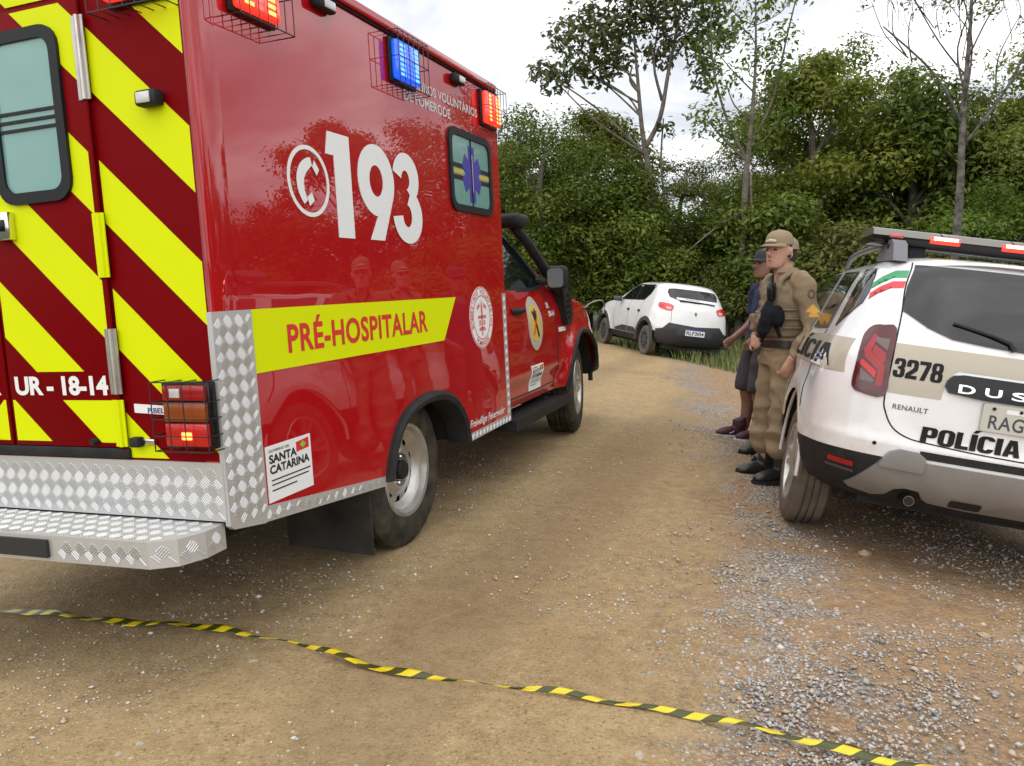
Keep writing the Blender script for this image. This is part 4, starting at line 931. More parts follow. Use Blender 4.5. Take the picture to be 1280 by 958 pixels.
    for sd in ('L', 'R'):
        def ps(nm, P, m, off=.003, par=A, st=.05): return panel(nm, P, sd, S, m, par, off, st, .006)
        for P in ([(-.30, 1.178), (-.03, 1.515), (-.27, 1.512), (-.345, 1.47), (-.44, 1.375), (-.470, 1.315), (-.42, 1.25)], [(-.115, 1.160), (.155, 1.512), (.70, 1.528), (.60, 1.462), (.40, 1.150)], [(.50, 1.145), (.70, 1.46), (.80, 1.525), (1.25, 1.52), (1.55, 1.38), (1.95, 1.165), (1.9, 1.14)]):
            ps('side_window', P, M_glass, .007, A, .03)
        ps('beige_band', [(-.635, 1.128), (-.685, .955), (-.30, .955), (2.3, .945), (2.3, 1.10), (.55, 1.112), (-.33, 1.130)], M_beige, .0045, A, .02)
        seam([(-.115, 1.15), (-.20, 1.0), (-.26, .85), (-.36, .72)], sd); seam([(.46, 1.14), (.50, .9), (.48, .5)], sd); seam([(1.62, 1.1), (1.66, .8), (1.6, .5)], sd); seam([(.48, .46), (1.6, .46)], sd)
        rev = (1.25, -.60) if sd == 'L' else (-.60, 1.25)
        heavy_text('letter', 'POLÍCIA', (*rev, .972, 1.085), sd, S, M_blkfilm, A, .0065)
        em = ps('emblem', [(-.18, .962), (-.50, .962), (-.53, 1.02), (-.48, 1.055), (-.30, 1.03)], M_white_film, .006, A, .03)
        for z0 in (.985, 1.012): ps('emblem_print', [(-.27, z0), (-.46, z0 + .006), (-.46, z0 + .016), (-.28, z0 + .012)], mat('blue_grey_print', (.2, .23, .36), .5), .0075, em)
        sg = 1 if sd == 'L' else -1
        for x in (.62, 1.45):
            p = S.at(sd, x, 1.02, 0); MB().tube([(p[0] - .09, p[1], p[2]), (p[0] - .06, p[1] + sg * .03, p[2]), (p[0] + .05, p[1] + sg * .03, p[2]), (p[0] + .08, p[1], p[2])], .014, 8).build('door_handle', M_wp, A, 60)
        MB().box(1.72, 1.86, sg * .90, sg * 1.10, 1.10, 1.25, bev=.035).build('wing_mirror', M_black, A, 60)
        # roof rail with grey rear foot
        rl = catmull([(-.20, sg * .590, 1.615), (-.05, sg * .592, 1.652), (.3, sg * .592, 1.668), (1.0, sg * .58, 1.66), (1.25, sg * .57, 1.60)], 5)
        r = MB().tube(rl, .017, 8).build('roof_rail', mat('grey_rail', (.10, .105, .11), .4), A, 60)
        ft = [(-.40, 1.555), (-.335, 1.650), (-.27, 1.675), (-.10, 1.672), (.02, 1.60), (.02, 1.57)]
        MB().prism(ft, 'y', sg * .545, sg * .615).build('rail_foot', mat('grey_rail_foot', (.14, .145, .16), .45), r, 40)
        MB().box(-.25, -.20, sg * .614, sg * .6185, 1.628, 1.652).build('rail_slot', M_dark, r, 0)
    # light bar
    xa, xb, L = -.20, .10, .70
    prof = [(xa + .02, 1.655), (xa, 1.668), (xa - .005, 1.695), (xa + .012, 1.728), (xa + .06, 1.742), (xb - .06, 1.742), (xb - .012, 1.728), (xb + .005, 1.695), (xb, 1.668), (xb - .02, 1.655)]
    def bar(p, y0, y1, m, nm, par=A): return MB().prism(p, 'y', y0, y1).build(nm, m, par, 60)
    lb = bar([(xa + .02, 1.655), (xa, 1.668), (xa - .004, 1.700), (xb + .004, 1.700), (xb, 1.668), (xb - .02, 1.655)], -L, L, M_blackg, 'light_bar')
    lens = mat('clear_bar_lens', (.15, .14, .13), .2, coat=.4)
    for y0, y1 in ((-L, -.352), (-.348, -.002), (.002, .348), (.352, L)):
        bar([(xa - .004, 1.7), (xa + .012, 1.729), (xa + .06, 1.744), (xb - .06, 1.744), (xb - .012, 1.729), (xb + .004, 1.7)], y0 + .002, y1 - .002, lens, 'bar_lens', lb)
    for y in (.335, -.02, -.37): 
        MB().box(xa - .012, xa + .01, y - .075, y + .075, 1.680, 1.718, bev=.005).build('lamp_pod', M_lampred, lb)
        for k in range(5): MB().box(xa - .0155, xa - .011, y - .062 + k * .025, y - .042 + k * .025, 1.700, 1.716).build('led', mat('bar_led', (1, .4, .3), .3, emit=((1., .16, .10), 14.)), lb, 0)
    for y in (.58, -.6): MB().box(xa - .010, xa + .01, y - .035, y + .035, 1.690, 1.715, bev=.004).build('lamp_pod', mat('pink_lens', (.5, .09, .08), .2, coat=1.), lb)
    for y in (.45, -.45): MB().box(xa + .05, xb - .05, y - .04, y + .04, 1.56, 1.656).build('bar_foot', M_black, lb, 0)
build_police()

# ------------------------------------------------------------------ small white hatchback
whi = empty('hatchback_car', WHI)
tag(whi, 'small white hatchback with black bumper parked at the forest edge', 'car')
KR = [(.24, -.44, 2.95, .70, .4, 3, .5, 3), (.32, -.54, 3.04, .745, .42, 3, .55, 3), (.45, -.59, 3.09, .775, .42, 3, .55, 3), (.58, -.605, 3.10, .788, .42, 3, .55, 3), (.66, -.59, 3.09, .79, .42, 3, .55, 2.8), (.78, -.565, 3.06, .788, .42, 3, .6, 2.6),
      (.88, -.54, 2.98, .78, .42, 3, .65, 2.5), (.95, -.52, 2.80, .765, .42, 3, .65, 2.4), (1.00, -.50, 2.45, .75, .42, 3, .6, 2.4), (1.04, -.48, 2.15, .735, .42, 3, .5, 2.5), (1.13, -.43, 1.95, .70, .42, 3, .5, 2.6),
      (1.25, -.36, 1.68, .655, .42, 3, .5, 2.6), (1.36, -.27, 1.38, .61, .42, 3, .45, 2.6), (1.41, -.21, 1.22, .565, .4, 2.8, .4, 2.6), (1.445, -.13, 1.08, .47, .36, 2.6, .4, 2.6), (1.465, .02, .9, .3, .3, 2.4, .3, 2.6), (1.472, .25, .6, .03, .1, 2.2, .1, 2.4)]
def whi_bulge(xs, ys, z, w):
    b = 0
    for ax in (0., 2.42):
        d = np.hypot(xs - ax, z - .31); b = b + .02 * np.exp(-((d - .40) / .09) ** 2) * np.clip((.85 - z) / .15, 0, 1)
    return ys + np.where((ys > .75 * w) & (z > .26), b, 0)
whi_body = slice_body('body', KR, whi, [M_wp, M_black], 0, 5, [(0, .31, .36), (2.42, .31, .36)], whi_bulge, 110, 22)
_c = np.zeros(len(whi_body.data.polygons) * 3); whi_body.data.polygons.foreach_get('center', _c); _c = _c.reshape(-1, 3)
whi_body.data.polygons.foreach_set('material_index', ((_c[:, 2] < .36) | ((_c[:, 2] < .50) & (_c[:, 0] < -.2))).astype(np.int32))
def build_white():
    A = whi; S = Surf(whi_body); mir = lambda P: [(-u, v) for u, v in P][::-1]
    def pb(nm, P, m, off, par=A, st=.06, sk=.006): return panel(nm, P, 'B', S, m, par, off, st, sk)
    MB().box(-.42, 2.9, -.55, .55, .18, .30).build('underbody', M_dark, A, 0)
    M_clad = mat('brown_black_cladding', (.035, .032, .031), .65)
    for sd in (1, -1):
        for x in (0, 2.42):
            wheel(A, (x, sd * .695, .288), .288, .165, .185, sd, 'cover', M_rubberd)
            c, R = (x, .31), .362; mb = MB(); V = []; n = 30
            for k in range(n + 1):
                a = rad(-6 + 192 * k / n); ca, sa = math.cos(a), math.sin(a)
                for rr, y in ((R + .085, .800), (R + .075, .818), (R + .01, .822), (R - .006, .81), (R - .006, .72)): V.append((c[0] + rr * ca, sd * y, max(c[1] + rr * sa, .24)))
            F = [(k * 5 + q, k * 5 + q + 1, k * 5 + 6 + q, k * 5 + 5 + q) for k in range(n) for q in range(4)]
            mb.add(V, F).build('wheel_arch_cladding', M_clad, A, 40); liner(c, .365, sd * .78, sd * .42, A)
    gl = [(0, 1.355), (.38, 1.352), (.49, 1.335), (.525, 1.27), (.50, 1.175), (.31, 1.118), (0, 1.10)]
    pb('rear_window', gl + [(-u, v) for u, v in gl[-2:0:-1]], M_glass, .004)
    bn = pb('window_banner', [(.38, 1.185), (.37, 1.145), (-.46, 1.125), (-.47, 1.17)], M_white_film, .0065)
    pb('banner_print', [(.20, 1.172), (.20, 1.158), (-.1, 1.152), (-.1, 1.166)], mat('grey_print', (.3, .25, .25), .5), .008, bn)
    MB().tube([S.at('B', u, v, .02) for u, v in ((-.10, 1.12), (0, 1.125), (.32, 1.118))], .013, 6).tube([S.at('B', u, v, .02) for u, v in ((-.42, 1.105), (0, 1.125))], .012, 6).build('wiper', M_black, A)
    for f in (1, -1):
        M2 = (lambda P: P) if f == 1 else mir
        lp = [tuple(p) for p in catmull([(.70, 1.02), (.665, 1.062), (.56, 1.055), (.455, 1.02), (.47, .945), (.52, .918), (.66, .935), (.705, .965)], 3, True)]
        tl = pb('tail_lamp', M2(lp), mat('hatch_red_lens', (.55, .012, .02), .12, coat=1.), .012, A, .05, .014)
        pb('lens', M2([(.60, .985), (.49, .985), (.51, .942), (.58, .94)]), mat('pale_red_lens', (.65, .32, .27), .15, coat=1.), .0145, tl, .05)
        pb('lens', M2([(.69, 1.01), (.62, 1.03), (.62, .98), (.68, .97)]), mat('vivid_red_lens', (.6, .015, .01), .1, coat=1.), .0145, tl, .05)  # same stronger red as the police car lens, not emissive
    bt = [(.745, .545), (.64, .575), (.53, .690), (.30, .672), (0, .655)]
    bb = [(0, .26), (.45, .262), (.68, .30), (.745, .36)]
    P = bt + [(-u, v) for u, v in bt[-2::-1]] + [(-u, v) for u, v in bb[::-1]] + bb[1:]
    b = pb('rear_bumper', P, mat('grey_black_bumper', (.03, .031, .034), .5), .012, A, .06, .016)
    rc = [(.40, .47), (.36, .545), (.30, .625), (-.30, .600), (-.36, .53), (-.40, .46)]
    pb('plate_recess', rc, mat('recess_grey', (.05, .05, .055), .6), .016, b, .06, .005)
    bx = S.at('B', 0, .54, 0)[0]; pz = Surf(plane=bx - .02)
    pl = panel('number_plate', rrect(-.2, .2, .475, .605, .01, 2), 'B', pz, mat('white_plate', (.75, .75, .76), .45), A, .002, 1, .014)
    panel('plate_band', [(-.2, .582), (.2, .582), (.2, .605), (-.2, .605)], 'B', pz, mat('blue_plate_band', (.03, .05, .28), .45), pl, .0035, 1)
    lettering('print', 'RLF3I04', (.18, -.18, .492, .565), 'B', pz, M_blkfilm, pl, .02, off=.0035)
    pb('badge', [(0, .945), (.028, .90), (0, .855), (-.028, .90)], mat('dark_chrome', (.12, .12, .12), .25, metal=1.), .006, A)
    MB().tube([S.at('B', u, v, .0005) for u, v in catmull([(.56, 1.12), (.505, 1.02), (.49, .85), (.50, .70)], 4)], .0035, 5).build('panel_gap', M_dark, A)
    for sd in ('L', 'R'):
        sg = 1 if sd == 'L' else -1
        def ps(nm, P, m, off=.003, par=A): return panel(nm, P, sd, S, m, par, off, .06, .006)
        ps('window_surround', [(1.50, 1.035), (.80, 1.050), (.34, 1.065), (.17, 1.20), (.09, 1.36), (.22, 1.395), (.98, 1.385), (1.28, 1.26), (1.58, 1.06)], M_blkfilm, .0025)
        ps('side_window', [(1.42, 1.06), (.86, 1.068), (.84, 1.365), (.97, 1.365), (1.25, 1.25)], M_glass, .005); ps('side_window', [(.78, 1.07), (.37, 1.085), (.22, 1.20), (.16, 1.35), (.24, 1.375), (.76, 1.37)], M_glass, .005)
        ps('door_guard', [(1.72, .375), (1.02, .375), (1.02, .50), (1.25, .505), (1.72, .42)], M_clad, .006); ps('door_guard', [(.99, .375), (.52, .375), (.50, .44), (.62, .495), (.99, .50)], M_clad, .006)
        for x in (1.0, .42):
            p = S.at(sd, x, .84, 0); MB().box(p[0] - .05, p[0] + .05, p[1] - .012 if sg > 0 else p[1] - .022, p[1] + .022 if sg > 0 else p[1] + .012, .82, .865, bev=.01).build('door_handle', M_black, A)
        for P in ([(1.0, 1.04), (1.005, .7), (1.0, .32)], [(.33, 1.06), (.40, .85), (.52, .6), (.50, .45)], [(1.78, .98), (1.82, .7), (1.76, .34)]):
            MB().tube([S.at(sd, u, v, .0003) for u, v in catmull(P, 4)], .0035, 5).build('panel_gap', M_dark, A)
        MB().box(1.42, 1.56, sg * .78, sg * .95, .985, 1.09, bev=.03).build('wing_mirror', mat('mirror_grey', (.05, .06, .075), .5), A, 60)
build_white()

# ------------------------------------------------------------------ trees
def leaf_mat(name, dark, mid, light):
    m = bpy.data.materials.new(name); m.use_nodes = True; nt = m.node_tree; N = nt.nodes; L = nt.links; b = N['Principled BSDF']
    at = N.new('ShaderNodeAttribute'); at.attribute_name = 'tint'; oi = N.new('ShaderNodeObjectInfo')
    ad = N.new('ShaderNodeMath'); ad.operation = 'MULTIPLY_ADD'; L.new(oi.outputs['Random'], ad.inputs[0]); ad.inputs[1].default_value = .30; L.new(at.outputs['Fac'], ad.inputs[2])
    sb = N.new('ShaderNodeMath'); sb.operation = 'SUBTRACT'; L.new(ad.outputs[0], sb.inputs[0]); sb.inputs[1].default_value = .15
    r = N.new('ShaderNodeValToRGB'); e = r.color_ramp.elements; e[0].color = (*dark, 1); e[1].color = (*light, 1); q = e.new(.5); q.color = (*mid, 1); L.new(sb.outputs[0], r.inputs[0])
    L.new(r.outputs[0], b.inputs['Base Color']); b.inputs['Roughness'].default_value = .5; b.inputs['Specular IOR Level'].default_value = .35
    tr = N.new('ShaderNodeBsdfTranslucent'); L.new(r.outputs[0], tr.inputs[0]); mx = N.new('ShaderNodeMixShader'); mx.inputs[0].default_value = .42
    L.new(b.outputs[0], mx.inputs[1]); L.new(tr.outputs[0], mx.inputs[2]); L.new(mx.outputs[0], N['Material Output'].inputs[0]); return m
ML_a = leaf_mat('dense_leaf', (.060, .088, .011), (.150, .198, .026), (.28, .33, .06))
ML_e = leaf_mat('yellow_green_leaf', (.075, .10, .010), (.175, .21, .025), (.32, .34, .06))
ML_b = leaf_mat('olive_leaf', (.070, .085, .018), (.165, .185, .040), (.29, .29, .085))
ML_c = leaf_mat('light_leaf', (.055, .095, .012), (.12, .19, .022), (.22, .30, .045))
ML_d = leaf_mat('big_dark_leaf', (.055, .070, .022), (.115, .135, .045), (.20, .21, .09))
M_bark = mat('grey_bark', (.075, .062, .05), .9, var=(5, (.19, .17, .14), .2), bump=(30, .6, .02))
M_barkd = mat('dark_bark', (.045, .036, .028), .9, var=(6, (.16, .15, .13), .12), bump=(30, .6, .02))
def leaf_mesh(name, centers, radii, n, size, m, g, flat=.62, tint_bias=0.):
    """leaves spread through clumps; every leaf a folded blade of two triangles"""
    centers = np.array(centers); radii = np.array(radii); w = radii ** 2.2; ci = g.choice(len(centers), n, p=w / w.sum())
    d = g.normal(size=(n, 3)); d /= np.linalg.norm(d, axis=1)[:, None]; rr = radii[ci] * np.clip(g.beta(3.2, 1.3, n), 0, 1); rr *= 1 + .18 * g.normal(size=n)
    p = centers[ci] + d * rr[:, None] * np.array([1, 1, flat])
    nrm = d * .75 + g.normal(size=(n, 3)) * .55 + np.array([0, 0, .85]); nrm /= np.linalg.norm(nrm, axis=1)[:, None]
    a = np.cross(nrm, g.normal(size=(n, 3))); a /= np.linalg.norm(a, axis=1)[:, None]; b = np.cross(nrm, a)
    L = (size * g.uniform(.6, 1.35, n))[:, None]; W = L * g.uniform(.36, .52, n)[:, None]
    V = np.stack([p - a * L * .5, p - b * W * .5 + nrm * L * .10, p + a * L * .5, p + b * W * .5 + nrm * L * .10], 1).reshape(-1, 3)
    i = np.arange(n) * 4; F = np.concatenate([np.stack([i, i + 1, i + 2], 1), np.stack([i, i + 2, i + 3], 1)])
    me = bpy.data.meshes.new(name); me.vertices.add(len(V)); me.vertices.foreach_set('co', V.ravel()); me.loops.add(F.size); me.loops.foreach_set('vertex_index', F.ravel().astype(np.int32))
    me.polygons.add(len(F)); me.polygons.foreach_set('loop_start', (np.arange(len(F)) * 3).astype(np.int32)); me.update(calc_edges=True)
    ct = g.uniform(-.16, .16, len(centers)); t = np.clip(.48 + ct[ci] + g.normal(size=n) * .16 + tint_bias, 0, 1)
    at = me.attributes.new('tint', 'FLOAT', 'POINT'); at.data.foreach_set('value', np.repeat(t, 4).astype(np.float32)); me.materials.append(m); return me
def limb_mesh(name, trunk, rads, tips, g, m, r_tip=.012, extra=None):
    mb = MB(); T = catmull(trunk, 4); R = np.interp(np.linspace(0, 1, len(T)), np.linspace(0, 1, len(rads)), rads)
    mb.tube([tuple(p) for p in T], list(R), 9)
    T = np.array(T)
    for tip in tips:
        tip = np.array(tip); z0 = tip[2] - np.hypot(*(tip[:2] - T[-1][:2])) * .8 - .3; k = int(np.argmin(abs(T[:, 2] - max(z0, T[len(T) // 4][2])))); s = T[k]
        mid = (s + tip) / 2 + g.normal(size=3) * .12 + np.array([0, 0, -.06]); P = catmull([s, mid, tip], 4); r0 = min(R[k] * .55, .07)
        mb.tube([tuple(q) for q in P], list(np.linspace(r0, r_tip, len(P))), 6)
    for P, r0, r1 in (extra or []):
        Q = catmull(P, 4); mb.tube([tuple(q) for q in Q], list(np.linspace(r0, r1, len(Q))), 6)
    me = bpy.data.meshes.new(name); me.from_pydata([tuple(map(float, v)) for v in mb.V], [], mb.F); me.materials.append(m)
    me.polygons.foreach_set('use_smooth', np.ones(len(me.polygons), dtype=bool)); return me
def crown_pts(g, n, rx, rz, zc, low=-.9):
    C = []; 
    while len(C) < n:
        d = g.normal(size=3); d /= np.linalg.norm(d)
        if d[2] < low: continue
        q = g.uniform(.45, 1.); C.append((d[0] * rx * q, d[1] * rx * q, zc + d[2] * rz * q))
    return C
def tree_kind(seed, h, rx, zlow, n, size, nclump, m, bark=M_bark, rc=(.5, .95), lean=.2):
    g = np.random.default_rng(seed); zc = (h + zlow) / 2; C = crown_pts(g, nclump, rx - .5, (h - zlow) / 2 - .35, zc); R = g.uniform(*rc, nclump)
    for c, k in zip(C, range(len(C))):      # narrower towards the top
        f = 1.0 - .35 * max(0, (c[2] - zc) / (h - zc)); C[k] = (c[0] * f, c[1] * f, c[2])
    cm = leaf_mesh('crown', C, R, n, size, m, g)
    tr = [(0, 0, -.2), (g.normal() * lean * .3, g.normal() * lean * .3, h * .3), (g.normal() * lean, g.normal() * lean, h * .6), (g.normal() * lean, g.normal() * lean, h * .74)]
    return cm, limb_mesh('trunk', tr, [.15, .12, .08, .03], C[::2], g, bark), bark
def put_tree(kind, x, y, label, s=1., rz=0., name='tree', group=None, sz=None, cat='tree'):
    e = empty(name); e.location = (x, y, gz1(x, y) - .02); e.rotation_euler.z = rz; e.scale = (s, s, sz or s); tag(e, label, cat, group)
    c = bpy.data.objects.new('crown', kind[0]); link(c, e); t = bpy.data.objects.new('trunk' if cat == 'tree' else 'stem', kind[1]); link(t, e); return e
def build_forest():
    K = [tree_kind(1, 7.0, 2.4, .5, 25000, .115, 40, ML_a, rc=(.35, 1.05)), tree_kind(2, 7.6, 2.2, .5, 21000, .10, 40, ML_b, rc=(.35, .85)), tree_kind(3, 8.2, 2.4, .9, 20000, .15, 34, ML_e, rc=(.4, 1.1)), tree_kind(4, 6.2, 2.4, .2, 19000, .165, 34, ML_a, rc=(.4, 1.05))]
    KB = [tree_kind(11, 3.2, 1.7, .0, 13000, .12, 30, ML_a, rc=(.4, .75)), tree_kind(12, 2.4, 1.5, -.1, 11000, .105, 26, ML_b, rc=(.35, .65)), tree_kind(13, 4.2, 2.1, .0, 17000, .13, 36, ML_c, rc=(.45, .85))]
    def at(px, d): a = (px - 640) / 1000; return a * d, d
    g = np.random.default_rng(5)
    # the rank of tall trees, in picture order from the cab to the right edge and on beyond it
    tall = [(596, 23.5, 3, .98, 1.0), (672, 22.0, 0, 1.0, .96), (735, 24.4, 2, .98, .93), (778, 22.2, 3, .9, .82), (850, 23.6, 1, .9, .76), (905, 22.6, 0, .9, .70), (965, 25.5, 1, 1.05, 1.06), (1010, 23.2, 2, 1.1, 1.13), (1072, 24.8, 0, 1.2, 1.34), (1125, 22.5, 3, 1.15, 1.30), (1190, 24.0, 1, 1.1, 1.08), (1262, 22.0, 2, 1.0, .95)]
    for k, (px, d, kk, s, sz) in enumerate(tall):
        x, y = at(px, d); lab = ['dense leafy tree standing behind the ambulance cab', 'rounded dense green tree just right of the ambulance roof corner', 'tall dense tree behind the slender forked tree', 'dense low green tree beneath the slender forked tree', 'olive tree in the dip of the tree line above the white hatchback', 'green tree left of the pale thin trunk', 'olive green tree just right of the pale thin trunk', 'broad green tree above the officer in the cap', 'tallest dense green tree of the rank, left of the bare branched tree', 'dense low-crowned tree behind the light bar', 'olive tree behind the bare branched trunk', 'green tree at the right edge behind the light green bush'][k]
        put_tree(K[kk], x, y, lab, s, g.uniform(0, 6.28), 'tree', 'dense trees of the forest edge', sz)
    back = 'dense tree deep in the forest seen between the nearer crowns'
    for px, d, kk, s in ((560, 29, 1, 1.0), (640, 30, 2, .95), (700, 31, 0, 1.0), (800, 31, 3, .95), (930, 31.5, 0, .9), (1040, 31, 3, 1.2), (1110, 32, 1, 1.1), (1230, 30, 0, 1.05), (1330, 29, 2, 1.0)):
        x, y = at(px, d); put_tree(K[kk], x, y, back, s, g.uniform(0, 6.28), 'tree', 'trees deep in the forest')
    # the forest edge runs on past the right of the picture
    for k, az in enumerate(np.arange(35, 100, 5.2)):
        d = 27 + 3 * g.uniform(-1, 1); put_tree(K[k % 4], d * math.sin(rad(az)), d * math.cos(rad(az)), 'dense tree of the forest edge right of the police car', g.uniform(1.05, 1.3), g.uniform(0, 6.28), 'tree', 'trees to the right of the road')
    sh = ['low dark shrub behind the ambulance bonnet', 'low shrub left of the white hatchback', 'leafy shrub behind the front of the white hatchback', 'leafy shrub behind the roof of the white hatchback', 'leafy shrub right of the white hatchback', 'leafy shrub behind the man in the dark cap', 'leafy shrub behind the officer', 'dark shrub between the officer and the light bar', 'shrub behind the left end of the light bar', 'bushy shrub behind the middle of the light bar', 'shrub low at the right edge behind the light bar']
    for k, (px, d, kk, s) in enumerate(((655, 21.0, 0, .8), (715, 22.2, 1, .9), (770, 22.4, 0, 1.25), (838, 21.8, 0, .85), (905, 20.8, 1, 1.0), (950, 21.0, 0, 1.35), (1005, 20.4, 0, .9), (1060, 19.8, 1, 1.5), (1115, 20.0, 0, .95), (1175, 18.8, 1, 1.2), (1240, 17.6, 0, .75))):
        x, y = at(px, d); put_tree(KB[kk], x, y, sh[k], s, g.uniform(0, 6.28), 'shrub', 'shrubs along the forest edge', cat='shrub')
    for k, az in enumerate(np.arange(37, 98, 6.5)):
        d = 19.5 + g.uniform(-.6, .6); put_tree(KB[k % 2], d * math.sin(rad(az)), d * math.cos(rad(az)), 'leafy shrub right of the police car', g.uniform(.9, 1.2), g.uniform(0, 6.28), 'shrub', 'shrubs right of the police car', cat='shrub')
    x, y = at(1243, 19.2); put_tree(KB[2], x, y, 'bright light green bush at the right edge above the light bar', 1.0, 1., 'bush', cat='shrub', sz=1.02)
    # slender forked tree with large dark leaves
    x, y = at(807, 22.6); G = np.random.default_rng(77)
    C = [(-2.0, .1, 7.4), (-1.3, -.2, 7.9), (-.7, .2, 8.5), (-.9, .3, 7.5), (-.2, -.3, 9.0), (.5, .2, 8.7), (1.1, -.2, 8.0), (1.5, .3, 7.4), (.3, .3, 7.8), (-2.6, .0, 6.9), (-1.7, .3, 8.6), (.9, .1, 9.4), (-.4, .2, 9.8), (-1.2, 0, 9.7), (1.6, .1, 8.8), (.45, -.1, 5.6), (1.5, 0, 6.9), (-3.0, .1, 7.2), (-2.4, 0, 8.1), (2.0, .2, 8.2), (-1.4, .1, 7.0)]
    R = [.7, .7, .75, .6, .8, .7, .65, .5, .6, .5, .7, .75, .8, .8, .65, .32, .35, .4, .6, .5, .45]
    cm = leaf_mesh('crown', C, R, 4600, .22, ML_d, G, .85)
    tm = limb_mesh('trunk', [(.25, 0, -.2), (.2, 0, 2.4), (.05, 0, 4.2), (-.2, 0, 5.6), (-.35, 0, 7.0), (-.5, .0, 8.4)], [.13, .115, .095, .065, .045, .022], [c for c in C if c[0] < 0], G, M_bark, .010,
                   [([(-.12, 0, 5.1), (.28, 0, 5.9), (.5, 0, 7.2), (.75, 0, 8.6), (.8, 0, 9.6)], .085, .02), ([(.55, 0, 7.4), (1.1, 0, 8.1), (1.5, .2, 8.2)], .04, .01), ([(.62, 0, 7.9), (.1, .2, 8.6), (-.1, .2, 9.6)], .04, .01), ([(.35, .1, 6.4), (.1, .1, 7.4), (.25, .1, 8.6)], .05, .015), ([(.75, 0, 8.6), (1.3, 0, 9.2), (1.6, 0, 9.4)], .03, .008), ([(-.3, 0, 6.6), (-.55, 0, 6.9), (-.5, 0, 7.3)], .05, .02), ([(.65, 0, 2.6), (.35, 0, 4.5), (.38, 0, 5.9)], .04, .02)])
    put_tree((cm, tm), x, y, 'tall slender forked tree with sparse large dark leaves against the sky', 1., 0., 'forked_tree')
    # pale thin tree with a wispy crown
    x, y = at(926, 20.6); G = np.random.default_rng(78)
    C = [(-.6, 0, 6.6), (-.9, .1, 7.4), (-.3, .2, 8.0), (.3, 0, 8.4), (.8, .1, 7.6), (.7, -.1, 6.8), (.2, .1, 7.2), (1.1, 0, 8.8), (-1.1, 0, 5.7), (.9, 0, 5.8), (-.5, .2, 5.4), (.3, .2, 5.2), (-.8, 0, 8.9), (.1, 0, 9.4)]
    cm = leaf_mesh('crown', C, [.55] * len(C), 2300, .15, ML_c, G, 1.)
    tm = limb_mesh('trunk', [(-.1, 0, -.2), (-.05, 0, 2.0), (.0, 0, 4.2), (.1, 0, 5.6), (.15, 0, 7.0), (.1, 0, 8.6)], [.10, .09, .075, .055, .035, .015], C, G, M_bark, .008, [([(.02, 0, 4.6), (-.5, 0, 5.6), (-.9, 0, 6.9), (-1.0, 0, 8.4)], .045, .012), ([(.1, 0, 5.0), (.6, 0, 6.1), (.9, 0, 7.6), (1.2, 0, 9.0)], .045, .012), ([(-.02, 0, 3.4), (-.8, 0, 2.9), (-1.5, 0, 2.3)], .04, .012), ([(.12, 0, -.2), (.2, 0, 2.0), (.12, 0, 4.3)], .05, .035)])
    put_tree((cm, tm), x, y, 'thin pale-barked tree with a wispy yellow-green crown', 1., 0., 'thin_tree')
    # bare branched tree
    x, y = at(1187, 16.8); G = np.random.default_rng(79)
    tips = []; ex = []
    def br(p, d, L, r, lv):
        p = np.array(p, float); d = np.array(d, float); d /= np.linalg.norm(d); q1 = p + d * L * .5 + G.normal(size=3) * .06 * L; q2 = p + d * L + np.array([0, 0, .08 * L]) + G.normal(size=3) * .08 * L
        ex.append(([p, q1, q2], r, r * .45))
        if lv > 0:
            for k in range(3):
                t = G.uniform(.35, .95); s = p + (q2 - p) * t; nd = d + G.normal(size=3) * .55 + np.array([0, 0, .25]); br(s, nd, L * G.uniform(.42, .62), r * .5, lv - 1)
        else: tips.append(tuple(q2))
    br((.02, 0, 4.9), (-.75, .1, 1.0), 2.4, .034, 3); br((.02, 0, 4.5), (.85, .1, 1.0), 2.9, .036, 3); br((.0, 0, 5.6), (.25, .3, 1.0), 2.2, .026, 3); br((0, 0, 5.2), (-.25, -.3, 1.), 2.0, .024, 3); br((.05, 0, 6.3), (.5, 0, 1), 1.8, .02, 2); br((.02, 0, 5.9), (-.6, .2, 1), 1.9, .022, 3)
    cm = leaf_mesh('crown', [tips[k] for k in range(0, len(tips), 4)] + [(1.2, .1, 4.6), (1.7, .2, 5.0), (1.0, .2, 4.0)], [.3] * len(tips[::4]) + [.6, .6, .5], 1500, .10, ML_b, G, .9)
    tm = limb_mesh('trunk', [(0, 0, -.2), (-.02, 0, 1.5), (.03, 0, 3.4), (.0, 0, 5.2), (.04, 0, 7.0), (.0, 0, 8.6)], [.105, .095, .08, .055, .035, .014], [], G, M_barkd, .01, ex)
    put_tree((cm, tm), x, y, 'tall bare branched tree with a dark mottled trunk behind the light bar', 1., 0., 'bare_tree')
    # wooded rise behind the trees
    V = []; F = []; na, nr = 60, 8
    for i, r in enumerate(np.linspace(37, 90, nr)):
        for k in range(na + 1):
            a = rad(-80 + 200 * k / na); t = (r - 37) / 53; z = -.5 + 8.5 * (1 - (1 - t) ** 2) + .7 * math.sin(k * .9 + i) + .5 * math.sin(k * 2.3 + i * 2)
            V.append((r * math.sin(a), r * math.cos(a), z))
    F = [(i * (na + 1) + k, i * (na + 1) + k + 1, (i + 1) * (na + 1) + k + 1, (i + 1) * (na + 1) + k) for i in range(nr - 1) for k in range(na)]
    hl = mesh_obj('hill', V, F, mat('hill_green', (.025, .04, .014), .95, var=(.9, (.07, .085, .03), .2), bump=(1.5, 1., .8)), None, 60); tag(hl, kind='structure')
build_forest()

